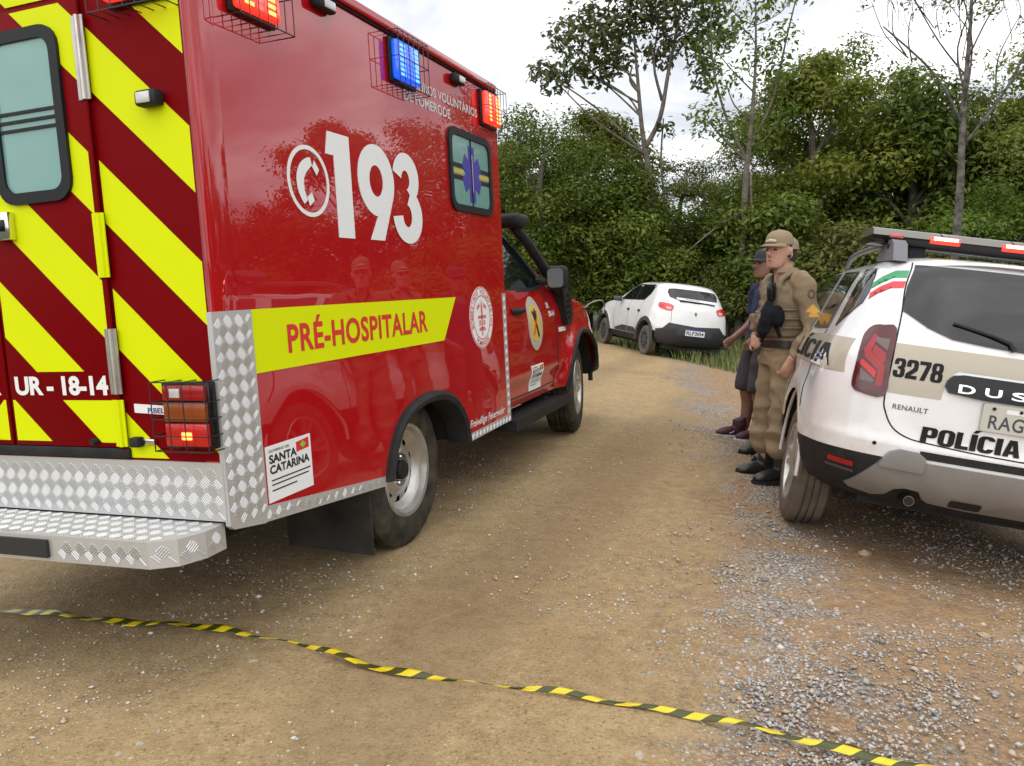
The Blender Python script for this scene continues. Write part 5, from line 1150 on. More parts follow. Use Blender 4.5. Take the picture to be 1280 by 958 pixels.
# ------------------------------------------------------------------ people
def ring_loft(mb, P, R, n=18, side=(0, 1, 0)):
    """elliptic tube: R = (across, fore-aft) per point; capped"""
    P = [Vector(p) for p in P]; m = len(P); V = []; S0 = Vector(side)
    for k in range(m):
        t = (P[min(k + 1, m - 1)] - P[max(k - 1, 0)]).normalized(); a = S0 - t * S0.dot(t)
        if a.length < .05: a = Vector((1, 0, 0)) - t * t.x
        a.normalize(); b = t.cross(a); ra, rb = R[k] if isinstance(R[k], (tuple, list)) else (R[k], R[k])
        for q in range(n):
            w = 2 * math.pi * q / n; V.append(P[k] + a * (ra * math.cos(w)) + b * (rb * math.sin(w)))
    c0, c1 = len(V), len(V) + 1; V += [P[0] - (P[1] - P[0]).normalized() * min(np.min(R[0]), .02), P[-1] + (P[-1] - P[-2]).normalized() * min(np.min(R[-1]), .02)]
    F = [(k * n + q, k * n + (q + 1) % n, (k + 1) * n + (q + 1) % n, (k + 1) * n + q) for k in range(m - 1) for q in range(n)]
    F += [(c0, (q + 1) % n, q) for q in range(n)] + [(c1, (m - 1) * n + q, (m - 1) * n + (q + 1) % n) for q in range(n)]
    mb.add(V, F)
def smooth_path(P, R, n=4):
    R = [r if isinstance(r, (tuple, list)) else (r, r) for r in R]; Q = catmull([tuple(p) + tuple(r) for p, r in zip(P, R)], n)
    return [tuple(q[:3]) for q in Q], [tuple(q[3:]) for q in Q]
def fuse(name, mb, m, parent, voxel=.011, smooth=4, wrinkle=None):
    o = mb.build('tmp', m, None, 0); md = o.modifiers.new('r', 'REMESH'); md.mode = 'VOXEL'; md.voxel_size = voxel
    sm = o.modifiers.new('s', 'SMOOTH'); sm.factor = .5; sm.iterations = smooth
    dg = bpy.context.evaluated_depsgraph_get(); dg.update(); me = bpy.data.meshes.new_from_object(o.evaluated_get(dg)); bpy.data.objects.remove(o)
    if wrinkle:
        n = len(me.vertices); co = np.zeros(n * 3); no = np.zeros(n * 3); me.vertices.foreach_get('co', co); me.vertex_normals.foreach_get('vector', no); co = co.reshape(-1, 3); no = no.reshape(-1, 3)
        co += no * wrinkle(co)[:, None]; me.vertices.foreach_set('co', co.ravel())
    me.name = name; me.materials.clear(); me.materials.append(m); me.polygons.foreach_set('use_smooth', np.ones(len(me.polygons), dtype=bool)); me.update()
    return link(bpy.data.objects.new(name, me), parent)
def folds(amp, f=38, seed=0):
    def w(c):
        x, y, z = c[:, 0], c[:, 1], c[:, 2]
        r = lambda t: 1 - 2 * np.abs(np.sin(t))
        msk = .35 + .65 * (.5 + .5 * np.sin(7 * z + 5 * x + 4 * y + seed * 2))
        return amp * msk * (.75 * r(f * .5 * z + 3.5 * np.sin(9 * x + 6 * y + seed) + 7 * x) + .6 * r(f * .3 * z - 12 * x + 4 * np.sin(5 * y + 4 * z + seed)) + .3 * np.sin(f * 1.7 * z + 18 * y + 12 * x + seed))
    return w
def hand(mb, wrist, d, palm_n, sgn=1, curl=.5, size=1.):
    """palm plus five fingers rooted in it; d = direction fingers point, palm_n = palm normal"""
    d = Vector(d).normalized(); pn = Vector(palm_n); pn = (pn - d * pn.dot(d)).normalized(); s = d.cross(pn) * sgn; w = Vector(wrist)
    ring_loft(mb, [w - d * .02, w + d * .02, w + d * .05, w + d * .085], [(.026, .022), (.032, .019), (.040, .017), (.040, .014)], 12, s)
    for k, (o, L) in enumerate(((.030, .070), (.010, .080), (-.010, .074), (-.029, .058))):
        p = w + d * .083 + s * o; c = curl * (1 + .12 * k); a = d * math.cos(c * .5) + pn * math.sin(c * .5); b = d * math.cos(c * 1.3) + pn * math.sin(c * 1.3); e = d * math.cos(c * 1.9) + pn * math.sin(c * 1.9)
        p1 = p + a * L * .45; p2 = p1 + b * L * .32; p3 = p2 + e * L * .25
        ring_loft(mb, [p - d * .02, p, p1, p2, p3], [.0095, .0095, .009, .0085, .0075], 8, s)
    t0 = w + d * .025 + s * .026; t1 = t0 + (d * .6 + s * .8).normalized() * .036; t2 = t1 + (d * .95 + s * .25 + pn * .25).normalized() * .032; t3 = t2 + (d + pn * .3).normalized() * .02
    ring_loft(mb, [t0 - s * .012, t0, t1, t2, t3], [.013, .013, .011, .010, .008], 8, pn)
def head(mb, c, yaw=0., pitch=0., s=1.):
    Mh = Matrix.Rotation(yaw, 3, 'Z') @ Matrix.Rotation(pitch, 3, 'Y'); c = Vector(c)
    T = lambda p: tuple(c + Mh @ (Vector(p) * s))
    rows = [(-.118, .040, .034, .050), (-.105, .052, .050, .040), (-.08, .060, .066, .026), (-.045, .066, .080, .012), (-.005, .071, .090, .002), (.035, .074, .096, -.004), (.07, .073, .093, -.008), (.10, .062, .078, -.010), (.122, .036, .045, -.010)]
    V = []; n = 20
    for z, ry, rx, ox in rows:
        for q in range(n):
            w = 2 * math.pi * q / n; V.append(T((ox + rx * math.cos(w), ry * math.sin(w), z)))
    V += [T((.045, 0, -.124)), T((-.010, 0, .128))]; F = [(k * n + q, k * n + (q + 1) % n, (k + 1) * n + (q + 1) % n, (k + 1) * n + q) for k in range(len(rows) - 1) for q in range(n)]
    F += [(len(V) - 2, (q + 1) % n, q) for q in range(n)] + [(len(V) - 1, (len(rows) - 1) * n + q, (len(rows) - 1) * n + (q + 1) % n) for q in range(n)]
    mb.add(V, F)
    ring_loft(mb, [T((.088, 0, .022)), T((.102, 0, .0)), T((.112, 0, -.022)), T((.098, 0, -.036))], [.010 * s, .012 * s, .0155 * s, .012 * s], 8)          # nose
    ring_loft(mb, [T((.080, .045, .030)), T((.094, 0, .033)), T((.080, -.045, .030))], [.010 * s, .011 * s, .010 * s], 8, (0, 0, 1))                      # brow
    ring_loft(mb, [T((.074, .030, -.066)), T((.088, .0, -.064)), T((.074, -.030, -.066))], [.009 * s, .012 * s, .009 * s], 8, (0, 0, 1))                  # lips
    ring_loft(mb, [T((.060, .0, -.10)), T((.082, .0, -.102))], [.020 * s, .014 * s], 8)                                                                     # chin
    for q in (1, -1): ring_loft(mb, [T((-.012, q * .074, -.028)), T((-.018, q * .082, -.005)), T((-.020, q * .082, .018))], [(.008 * s, .012 * s), (.011 * s, .020 * s), (.009 * s, .014 * s)], 8)
    ring_loft(mb, [T((-.025, 0, -.05)), T((-.03, 0, -.11)), (c[0] - .035, c[1], c[2] - .17), (c[0] - .045, c[1], c[2] - .23)], [.052, .054, .057, .070], 14)  # neck
    return T
M_skin = mat('tan_skin', (.40, .215, .145), .5, var=(60, (.50, .28, .20), .3), bump=(220, .25, .002))
M_skind = mat('brown_skin', (.17, .080, .050), .5, var=(25, (.21, .10, .065), .25))
M_khaki = mat('khaki_cloth', (.27, .205, .125), .85, var=(9, (.225, .165, .098), .3), bump=(240, .25, .003))
M_khakiv = mat('khaki_vest', (.23, .18, .115), .85, var=(12, (.17, .13, .08), .25), bump=(160, .35, .004))
M_blkcloth = mat('black_cloth', (.008, .009, .012), .85, spec=.15, bump=(150, .3, .004))
M_leather = mat('black_leather', (.012, .012, .013), .32, var=(20, (.03, .028, .026), .2), bump=(80, .25, .003))
M_hair = mat('dark_hair', (.012, .010, .009), .6, bump=(200, .4, .003))
def cap(parent, T, m, name='cap', logo=True):
    rows = [(.040, .985), (.06, .985), (.088, .95), (.112, .83), (.130, .60), (.139, .30)]; V = []; n = 28
    for z, f in rows:
        for q in range(n):
            w = 2 * math.pi * q / n; V.append(T((-.012 + .108 * f * math.cos(w), .086 * f * math.sin(w), z)))
    V.append(T((-.012, 0, .145))); F = [(k * n + q, k * n + (q + 1) % n, (k + 1) * n + (q + 1) % n, (k + 1) * n + q) for k in range(len(rows) - 1) for q in range(n)] + [(len(V) - 1, (len(rows) - 1) * n + q, (len(rows) - 1) * n + (q + 1) % n) for q in range(n)]
    c = fixn(mesh_obj(name, V, F, m, parent, 60))
    V = []; na = 15
    for k in range(na):
        a = rad(-72 + 144 * k / (na - 1)); ca, sa = math.cos(a), math.sin(a)
        for f, dz in ((0, 0), (.5, -.006), (1, -.020)):
            ext = .072 * max(0, math.cos(a * 1.15)) ** .6; x = -.012 + .106 * ca + ext * f; y = .084 * sa * (1 + .02 * f); z = .047 + dz * .7 - .22 * y * y / .01 * .01 * f * 10 * .3
            V += [T((x, y, z)), T((x, y, z - .005))]
    F = []
    for k in range(na - 1):
        for j in range(2):
            a = k * 6 + j * 2; b = a + 6; F += [(a, a + 2, b + 2, b), (a + 1, b + 1, b + 3, a + 3)]
        F += [(k * 6 + 4, k * 6 + 5, k * 6 + 11, k * 6 + 10)]
    fixn(mesh_obj('cap_bill', V, F, m, c, 60))
    if logo: 
        mb = MB(); ring_loft(mb, [T((.088, .035, .062)), T((.099, .0, .066)), T((.088, -.035, .062))], [.010, .013, .010], 8, (0, 0, 1)); mb.build('cap_badge', mat('badge_pale', (.45, .40, .36), .6), c, 60)
    return c
def boots(parent, ankles, sole, m=M_leather, shaft=.24, x0=-.085, x1=.20, w=1., toe=None):
    for (ax, ay, az), yaw in ankles:
        mb = MB(); R3 = Matrix.Rotation(yaw, 3, 'Z'); T = lambda p: tuple(Vector((ax, ay, 0)) + R3 @ Vector(p)); sd = tuple(R3 @ Vector((0, 1, 0)))
        P, R = smooth_path([T((x0, 0, .050)), T((x0 + .04, 0, .055)), T((.05, 0, .058)), T((.11, 0, .052)), T((x1 - .045, 0, .045)), T((x1 - .008, 0, .036))], [(.030, .036), (.037, .045), (.042 * w, .046), (.048 * w, .040), (.046 * w, .034), (.026 * w, .024)], 4)
        ring_loft(mb, P, R, 16, sd)
        P, R = smooth_path([T((-.02, 0, .05)), T((-.018, 0, .11)), T((-.02, 0, .17)), T((-.025, 0, shaft))], [(.044, .068), (.048, .062), (.054, .062), (.058, .064)], 3); ring_loft(mb, P, R, 16, sd)
        b = fuse('boot' if shaft > .15 else 'shoe', mb, m, parent, .008, 3)
        V = []; prof = [(x0 - .035, .0), (x0 - .02, .032), (-.02, .040), (.05, .041 * w), (.11, .050 * w), (x1 - .04, .050 * w), (x1 + .005, .030 * w), (x1 + .016, 0)]; out = [(x, y) for x, y in prof] + [(x, -y) for x, y in prof[-2:0:-1]]; n = len(out)
        V = [T((x, y, .0)) for x, y in out] + [T((x, y, .026)) for x, y in out]; fixn(mesh_obj('sole', V, [tuple(range(n)), tuple(range(2 * n - 1, n - 1, -1))] + [(k, (k + 1) % n, n + (k + 1) % n, n + k) for k in range(n)], sole, b, 40))
        if toe is not None:
            for k in range(3): mbx = MB(); mbx.tube([T((.035 + k * .014, .030, .078 - k * .006)), T((.055 + k * .014, .046, .050 - k * .004))], .004, 5); mbx.build('shoe_stripe', toe, b)
def face(T, body, skin, beard=None):
    for q in (1, -1):
        mb = MB(); ring_loft(mb, [T((.0845, q * .020, .006)), T((.0885, q * .032, .007)), T((.0805, q * .044, .006))], [.004, .0065, .004], 8, (0, 0, 1)); mb.build('eye', mat('eye_dark', (.03, .02, .018), .3), body, 60)
        mb = MB(); ring_loft(mb, [T((.096, q * .016, .027)), T((.092, q * .034, .033)), T((.078, q * .052, .027))], [.003, .005, .003], 6, (0, 0, 1)); mb.build('eyebrow', M_hair, body, 60)
    mb = MB(); ring_loft(mb, [T((.082, .026, -.064)), T((.0985, 0, -.0635)), T((.082, -.026, -.064))], [.002, .003, .002], 6, (0, 0, 1)); mb.build('mouth', mat('mouth_line', (.20, .08, .07), .6), body, 60)  # thin dark line across the lips
def hair(T, body):
    V = []; n = 24; rows = [(-.045, .93, .9), (-.02, .985, 1), (.02, 1.01, 1), (.06, 1.0, 1)]
    mb = MB(); V = []
    for z, f, g in rows:
        for k in range(n + 1):
            a = rad(99 + 162 * k / n); V.append(T((-.006 + .098 * f * math.cos(a), .0765 * f * math.sin(a), z)))
    mb.add(V, [(r * (n + 1) + k, r * (n + 1) + k + 1, (r + 1) * (n + 1) + k + 1, (r + 1) * (n + 1) + k) for r in range(3) for k in range(n)]); mb.build('hair', M_hair, body, 60)

def officer(loc, rz, label, larm, rarm, yaw, extras=True):
    e = empty('person'); e.location = loc; e.rotation_euler.z = rz; tag(e, label, 'person')
    # joints: x forward, y left
    hipz, shz = .90, 1.375
    body = MB(); T = head(body, (-.035, 0, 1.575), yaw, .02)
    ring_loft(body, [(-.09, 0, .85), (-.10, 0, 1.05), (-.11, 0, 1.25), (-.10, 0, 1.40)], [(.14, .10), (.145, .10), (.16, .11), (.10, .08)], 18)
    for sgn, (sh, el, wr, hd, pn) in ((1, larm), (-1, rarm)):
        P, R = smooth_path([sh, el, wr], [.05, .042, .028], 5); ring_loft(body, P, R, 12, (0, 0, 1) if abs(el[2] - sh[2]) < .05 else (0, 1, 0)); hand(body, wr, hd, pn, 1 if sgn == 1 else -1, .75)
    for sgn in (1, -1): P, R = smooth_path([(-.08, sgn * .09, .88), (-.03, sgn * .105, .48), (-.05, sgn * .115, .1)], [.075, .052, .040], 5); ring_loft(body, P, R, 12)
    b = fuse('body', body, M_skin, e, .0065, 3); face(T, b, M_skin); hair(T, b)
    # shirt with sleeves and collar
    sh = MB(); P, R = smooth_path([(-.085, 0, .90), (-.09, 0, 1.02), (-.105, 0, 1.20), (-.11, 0, 1.32), (-.10, 0, 1.395), (-.085, 0, 1.435)], [(.165, .125), (.165, .128), (.185, .135), (.190, .125), (.145, .095), (.072, .075)], 4); ring_loft(sh, P, R, 22)
    for sgn, (s0, el, wr, hd, pn) in ((1, larm), (-1, rarm)):
        s0, el, wr = Vector(s0), Vector(el), Vector(wr); cuff = wr + (el - wr).normalized() * .025
        P, R = smooth_path([s0 + Vector((0, -sgn * .06, .012)), s0, (s0 * .55 + el * .45), el, (el * .5 + cuff * .5), cuff], [.07, .076, .068, .060, .053, .042], 4); ring_loft(sh, P, R, 16)
    so = fuse('shirt', sh, M_khaki, e, .010, 2, folds(.015, 40, 1.))
    mb = MB(); V = []; n = 20
    for k in range(n + 1):
        a = rad(35 + 290 * k / n); 
        for r, z in ((.072, 1.425), (.079, 1.465), (.092, 1.428)): V.append((-.075 + r * math.cos(a), r * 1.0 * math.sin(a), z))
    mb.add(V, [(k * 3 + q, k * 3 + q + 1, k * 3 + 4 + q, k * 3 + 3 + q) for k in range(n) for q in range(2)]); mb.build('collar', M_khaki, so, 60)
    # trousers, baggy, bloused over the boots
    tr = MB(); ring_loft(tr, *smooth_path([(-.085, 0, .80), (-.085, 0, .87), (-.085, 0, .95)], [(.165, .135), (.175, .135), (.165, .125)], 4), 22)
    for sgn in (1, -1):
        P, R = smooth_path([(-.10, sgn * .085, .85), (-.10, sgn * .10, .68), (-.07, sgn * .112, .50), (-.06, sgn * .118, .36), (-.045, sgn * .12, .27), (-.045, sgn * .12, .205), (-.045, sgn * .12, .17)], [(.10, .14), (.105, .135), (.094, .12), (.092, .112), (.10, .115), (.09, .10), (.060, .066)], 5); ring_loft(tr, P, R, 18)
    to = fuse('trousers', tr, M_khaki, e, .010, 3, lambda c: folds(.014, 36, 2.)(c) * (.75 + .9 * np.exp(-((c[:, 2] - .28) / .13) ** 2)))
    ST = Surf(to)
    for f, sg in (('L', 1), ('R', -1)):
        panel('cargo_pocket', [(-.16, .47), (.0, .45), (.005, .60), (-.165, .615)], f, ST, M_khaki, to, .012, .03, .02); panel('pocket_flap', [(-.17, .585), (.01, .57), (.01, .615), (-.17, .632)], f, ST, M_khaki, to, .020, .03, .02)
    # vest
    v = MB(); P, R = smooth_path([(-.09, 0, 1.00), (-.095, 0, 1.10), (-.105, 0, 1.24), (-.108, 0, 1.33), (-.105, 0, 1.37)], [(.178, .155), (.182, .162), (.188, .168), (.165, .155), (.12, .12)], 4); ring_loft(v, P, R, 22)
    for sgn in (1, -1):
        P = [(.02, sgn * .095, 1.28), (-.01, sgn * .105, 1.38), (-.09, sgn * .115, 1.428), (-.18, sgn * .105, 1.40), (-.235, sgn * .09, 1.30)]; P, R = smooth_path(P, [(.035, .022)] * 5, 4); ring_loft(v, P, R, 10)
    for y in (.10, .0, -.10): ring_loft(v, [(.075, y, 1.045), (.08, y, 1.14)], [(.042, .026), (.040, .024)], 10)
    ring_loft(v, [(-.255, 0, 1.12), (-.262, 0, 1.22), (-.25, 0, 1.30)], [(.11, .03), (.12, .035), (.09, .03)], 12)
    vo = fuse('vest', v, M_khakiv, e, .010, 3, folds(.006, 60, 3.))
    for z in (1.06, 1.12, 1.18): 
        ring = MB(); Q = [(-.10 + .172 * math.cos(a), .192 * math.sin(a), z) for a in np.linspace(0, 2 * math.pi, 40)]; ring.tube(Q, .006, 5, caps=False); ring.build('vest_strap', M_khakiv, vo, 60)
    belt = MB(); V = []; n = 36
    for k in range(n):
        a = 2 * math.pi * k / n
        for dr, z in ((0, .925), (.008, .927), (.008, .972), (0, .974)): V.append((-.087 + (.140 + dr) * math.cos(a), (.180 + dr) * math.sin(a), z))
    belt.add(V, [(k * 4 + q, k * 4 + (q + 1) % 4, ((k + 1) % n) * 4 + (q + 1) % 4, ((k + 1) % n) * 4 + q) for k in range(n) for q in range(4)]); bo = belt.build('belt', M_leather, e, 40)
    hl = MB(); ring_loft(hl, *smooth_path([(-.20, -.16, 1.0), (-.195, -.185, .93), (-.18, -.19, .82), (-.17, -.185, .74)], [(.025, .05), (.03, .055), (.028, .045), (.02, .03)], 3), 12); fuse('holster', hl, M_leather, e, .009, 3)
    pc = MB(); ring_loft(pc, [(-.235, .09, 1.0), (-.245, .10, .94), (-.235, .10, .87)], [(.045, .035), (.055, .045), (.04, .035)], 12); fuse('belt_pouch', pc, M_blkcloth, e, .009, 3)
    if extras:
        rd = MB().box(.045, .085, .085, .145, 1.24, 1.36, bev=.008).tube([(.06, .13, 1.35), (.06, .13, 1.46)], .005, 6).build('radio', M_blackg, e)
        MB().tube(catmull([(.03, .19, 1.0), (.07, .10, 1.22), (.02, .02, 1.34), (-.08, -.10, 1.43)], 5), .012, 6).build('sling', M_blkcloth, e)
        pq = MB(); ring_loft(pq, [(-.13, .185, 1.0), (-.125, .195, .93), (-.12, .19, .86)], [(.03, .05), (.038, .058), (.03, .045)], 12); fuse('belt_pouch', pq, M_leather, e, .009, 3)
        bg = MB(); ring_loft(bg, *smooth_path([(.075, .11, 1.235), (.095, .125, 1.17), (.115, .13, 1.08), (.12, .12, 1.02), (.115, .115, .995)], [(.03, .02), (.055, .035), (.065, .038), (.05, .03), (.02, .018)], 4), 16); ring_loft(bg, *smooth_path([(.04, .165, 1.20), (.045, .185, 1.13), (.03, .19, 1.075)], [(.03, .035), (.035, .05), (.02, .03)], 4), 12)
        fuse('black_gloves', bg, M_blkcloth, e, .009, 2, folds(.013, 60, 4.))
        SS = Surf(so); ye = mat('yellow_patch', (.62, .33, .06), .7)
        panel('rank_chevron', [(-.175, 1.165), (-.135, 1.205), (-.095, 1.165), (-.100, 1.185), (-.135, 1.222), (-.170, 1.185)], 'L', SS, ye, so, .004, .02, .004); panel('rank_chevron', [(-.162, 1.135), (-.135, 1.160), (-.108, 1.135), (-.108, 1.152), (-.135, 1.178), (-.162, 1.152)], 'L', SS, ye, so, .004, .02, .004)
        frame_panel('sleeve_patch', circ(-.125, 1.285, .026, .030, 20), circ(-.125, 1.285, .017, .020, 20), 'L', SS, mat('brown_patch', (.13, .085, .05), .8), so, .004, .004)
    boots(e, (((-.045, .12, .1), .08), ((-.045, -.12, .1), -.10)), mat('boot_sole', (.01, .01, .01), .7))
    cap(e, T, M_khaki); return e
def civilian(loc, rz):
    e = empty('person'); e.location = loc; e.rotation_euler.z = rz; tag(e, 'man in dark cap, navy shirt, dark shorts and maroon trainers beside the officers', 'person')
    body = MB(); T = head(body, (-.02, 0, 1.535), .25, .05)
    ring_loft(body, [(-.09, 0, .85), (-.10, 0, 1.05), (-.11, 0, 1.25), (-.09, 0, 1.37)], [(.14, .10), (.15, .11), (.16, .11), (.10, .08)], 18)
    arms = ((1, (-.10, .20, 1.32), (-.06, .25, 1.06), (.11, .20, .90), (.6, -.1, -.7), (-.3, -1, 0)), (-1, (-.10, -.20, 1.32), (-.10, -.25, 1.05), (.10, -.20, .88), (.7, 0, -.6), (0, 1, 0)))
    for sgn, sh, el, wr, hd, pn in arms: P, R = smooth_path([sh, el, wr], [.052, .043, .028], 5); ring_loft(body, P, R, 12); hand(body, wr, hd, pn, sgn, .9)
    for sgn in (1, -1): P, R = smooth_path([(-.08, sgn * .09, .86), (-.02, sgn * .10, .47), (-.055, sgn * .105, .32), (-.04, sgn * .105, .08)], [.08, .056, .060, .038], 5); ring_loft(body, P, R, 12)
    b = fuse('body', body, M_skind, e, .0065, 3); face(T, b, M_skind); hair(T, b)
    sh = MB(); P, R = smooth_path([(-.085, 0, .84), (-.09, 0, 1.0), (-.105, 0, 1.18), (-.11, 0, 1.30), (-.10, 0, 1.37), (-.08, 0, 1.40)], [(.17, .13), (.17, .135), (.185, .135), (.185, .12), (.13, .09), (.068, .07)], 4); ring_loft(sh, P, R, 22)
    for sgn, s0, el, wr, hd, pn in arms: s0, el = Vector(s0), Vector(el); P, R = smooth_path([s0 + Vector((0, -sgn * .06, .012)), s0, s0 * .5 + el * .5, s0 * .2 + el * .8], [.07, .076, .075, .074], 4); ring_loft(sh, P, R, 16)
    fuse('shirt', sh, mat('navy_cloth', (.014, .018, .045), .85, spec=.2, var=(14, (.03, .036, .075), .2)), e, .010, 3, folds(.010, 30, 6.))
    tr = MB(); ring_loft(tr, *smooth_path([(-.085, 0, .78), (-.085, 0, .86), (-.085, 0, .93)], [(.17, .135), (.175, .135), (.165, .125)], 4), 22)
    for sgn in (1, -1): P, R = smooth_path([(-.085, sgn * .085, .83), (-.06, sgn * .10, .66), (-.03, sgn * .11, .50), (-.03, sgn * .112, .44)], [(.10, .125), (.105, .12), (.098, .11), (.096, .108)], 5); ring_loft(tr, P, R, 18)
    fuse('shorts', tr, mat('dark_plum_cloth', (.028, .020, .026), .85, var=(10, (.045, .034, .04), .25)), e, .010, 3, folds(.010, 26, 7.))
    boots(e, (((-.04, .105, .1), .05), ((.03, -.105, .1), -.05)), mat('white_sole', (.7, .7, .7), .6), mat('maroon_mesh', (.09, .008, .022), .6, var=(18, (.02, .015, .018), .12)), .105, x1=.19, toe=mat('shoe_stripe_white', (.6, .6, .6), .6))
    cap(e, T, mat('dark_cap', (.02, .021, .025), .8), logo=False); return e
def build_people():
    def stand(px, d): x = (px - 640) / 1000 * d; return (x, d, gz1(x, d))
    LA = ((-.11, .205, 1.355), (-.155, .265, 1.07), (-.02, .25, .855), (.35, -.15, -1), (.1, -1, 0)); RA = ((-.11, -.205, 1.355), (-.12, -.27, 1.09), (.06, -.12, .985), (.5, .85, -.2), (-.8, .3, -.3))
    officer(stand(963, 5.48), math.pi + .16, 'officer in khaki uniform and cap leaning on the police car, arm with yellow chevrons', LA, RA, .52)
    LB = ((-.11, .205, 1.355), (-.06, .27, 1.10), (.035, .19, .975), (.6, -.7, -.3), (-.2, -.6, -.5)); RB = ((-.11, -.205, 1.355), (-.06, -.27, 1.10), (.035, -.17, .965), (.6, .7, -.3), (-.2, .6, -.5))
    o2 = officer(stand(961, 6.12), math.pi + .14, 'second officer in khaki almost hidden behind the first, only boots and cap peak showing', LB, RB, .05, False); o2.rotation_euler.y = -.035
    civilian(stand(935, 6.95), math.pi + .22).rotation_euler.y = -.075
build_people()

# ------------------------------------------------------------------ gravel, stones, grass, warning tape
def attr_mat(name, cols, rough=.85):
    m = bpy.data.materials.new(name); m.use_nodes = True; nt = m.node_tree; N = nt.nodes; L = nt.links; b = N['Principled BSDF']
    at = N.new('ShaderNodeAttribute'); at.attribute_name = 'tint'; r = N.new('ShaderNodeValToRGB'); e = r.color_ramp.elements
    while len(e) < len(cols): e.new(.5)
    for k, c in enumerate(cols): e[k].position = k / (len(cols) - 1); e[k].color = (*c, 1)
    L.new(at.outputs['Fac'], r.inputs[0]); L.new(r.outputs[0], b.inputs['Base Color']); b.inputs['Roughness'].default_value = rough; return m
def raw_mesh(name, V, F, t, per, m):
    me = bpy.data.meshes.new(name); me.vertices.add(len(V)); me.vertices.foreach_set('co', V.ravel()); me.loops.add(F.size); me.loops.foreach_set('vertex_index', F.ravel().astype(np.int32)); k = F.shape[1]
    me.polygons.add(len(F)); me.polygons.foreach_set('loop_start', (np.arange(len(F)) * k).astype(np.int32)); me.update(calc_edges=True)
    at = me.attributes.new('tint', 'FLOAT', 'POINT'); at.data.foreach_set('value', np.repeat(t, per).astype(np.float32)); me.materials.append(m); return link(bpy.data.objects.new(name, me))
OCT_V = np.array([(1, 0, 0), (0, 1, 0), (-1, 0, 0), (0, -1, 0), (0, 0, 1), (0, 0, -1), (.6, .6, .55), (-.6, .55, .5)], float)
OCT_F = np.array([(0, 6, 4), (6, 1, 4), (1, 7, 4), (7, 2, 4), (2, 3, 4), (3, 0, 4), (0, 1, 6), (1, 2, 7), (0, 3, 5), (3, 2, 5), (2, 1, 5), (1, 0, 5)])
def pebbles(name, xy, size, g, m, t, sink=.35):
    n = len(xy); z = gz(xy[:, 0], xy[:, 1]); V = np.repeat(OCT_V[None], n, 0) * (1 + .28 * g.normal(size=(n, 8, 3)))
    V *= size[:, None, None] * np.stack([g.uniform(.8, 1.3, n), g.uniform(.6, 1., n), g.uniform(.4, .75, n)], 1)[:, None, :]
    a = g.uniform(0, 6.28, n); c, s = np.cos(a)[:, None], np.sin(a)[:, None]; X = V[:, :, 0] * c - V[:, :, 1] * s; Y = V[:, :, 0] * s + V[:, :, 1] * c
    V[:, :, 0] = X + xy[:, :1]; V[:, :, 1] = Y + xy[:, 1:]; V[:, :, 2] += (z + size * sink)[:, None]
    F = (OCT_F[None] + (np.arange(n) * 8)[:, None, None]).reshape(-1, 3); return raw_mesh(name, V.reshape(-1, 3), F, t, 8, m)
def vnoise(x, y, f, seed):
    r = np.random.default_rng(seed); T = r.uniform(size=(64, 64)); u, v = x * f + 100, y * f + 100; i, j = np.floor(u).astype(int), np.floor(v).astype(int); a, b = u - i, v - j; a = a * a * (3 - 2 * a); b = b * b * (3 - 2 * b)
    q = lambda di, dj: T[(i + di) % 64, (j + dj) % 64]
    return (q(0, 0) * (1 - a) + q(1, 0) * a) * (1 - b) + (q(0, 1) * (1 - a) + q(1, 1) * a) * b
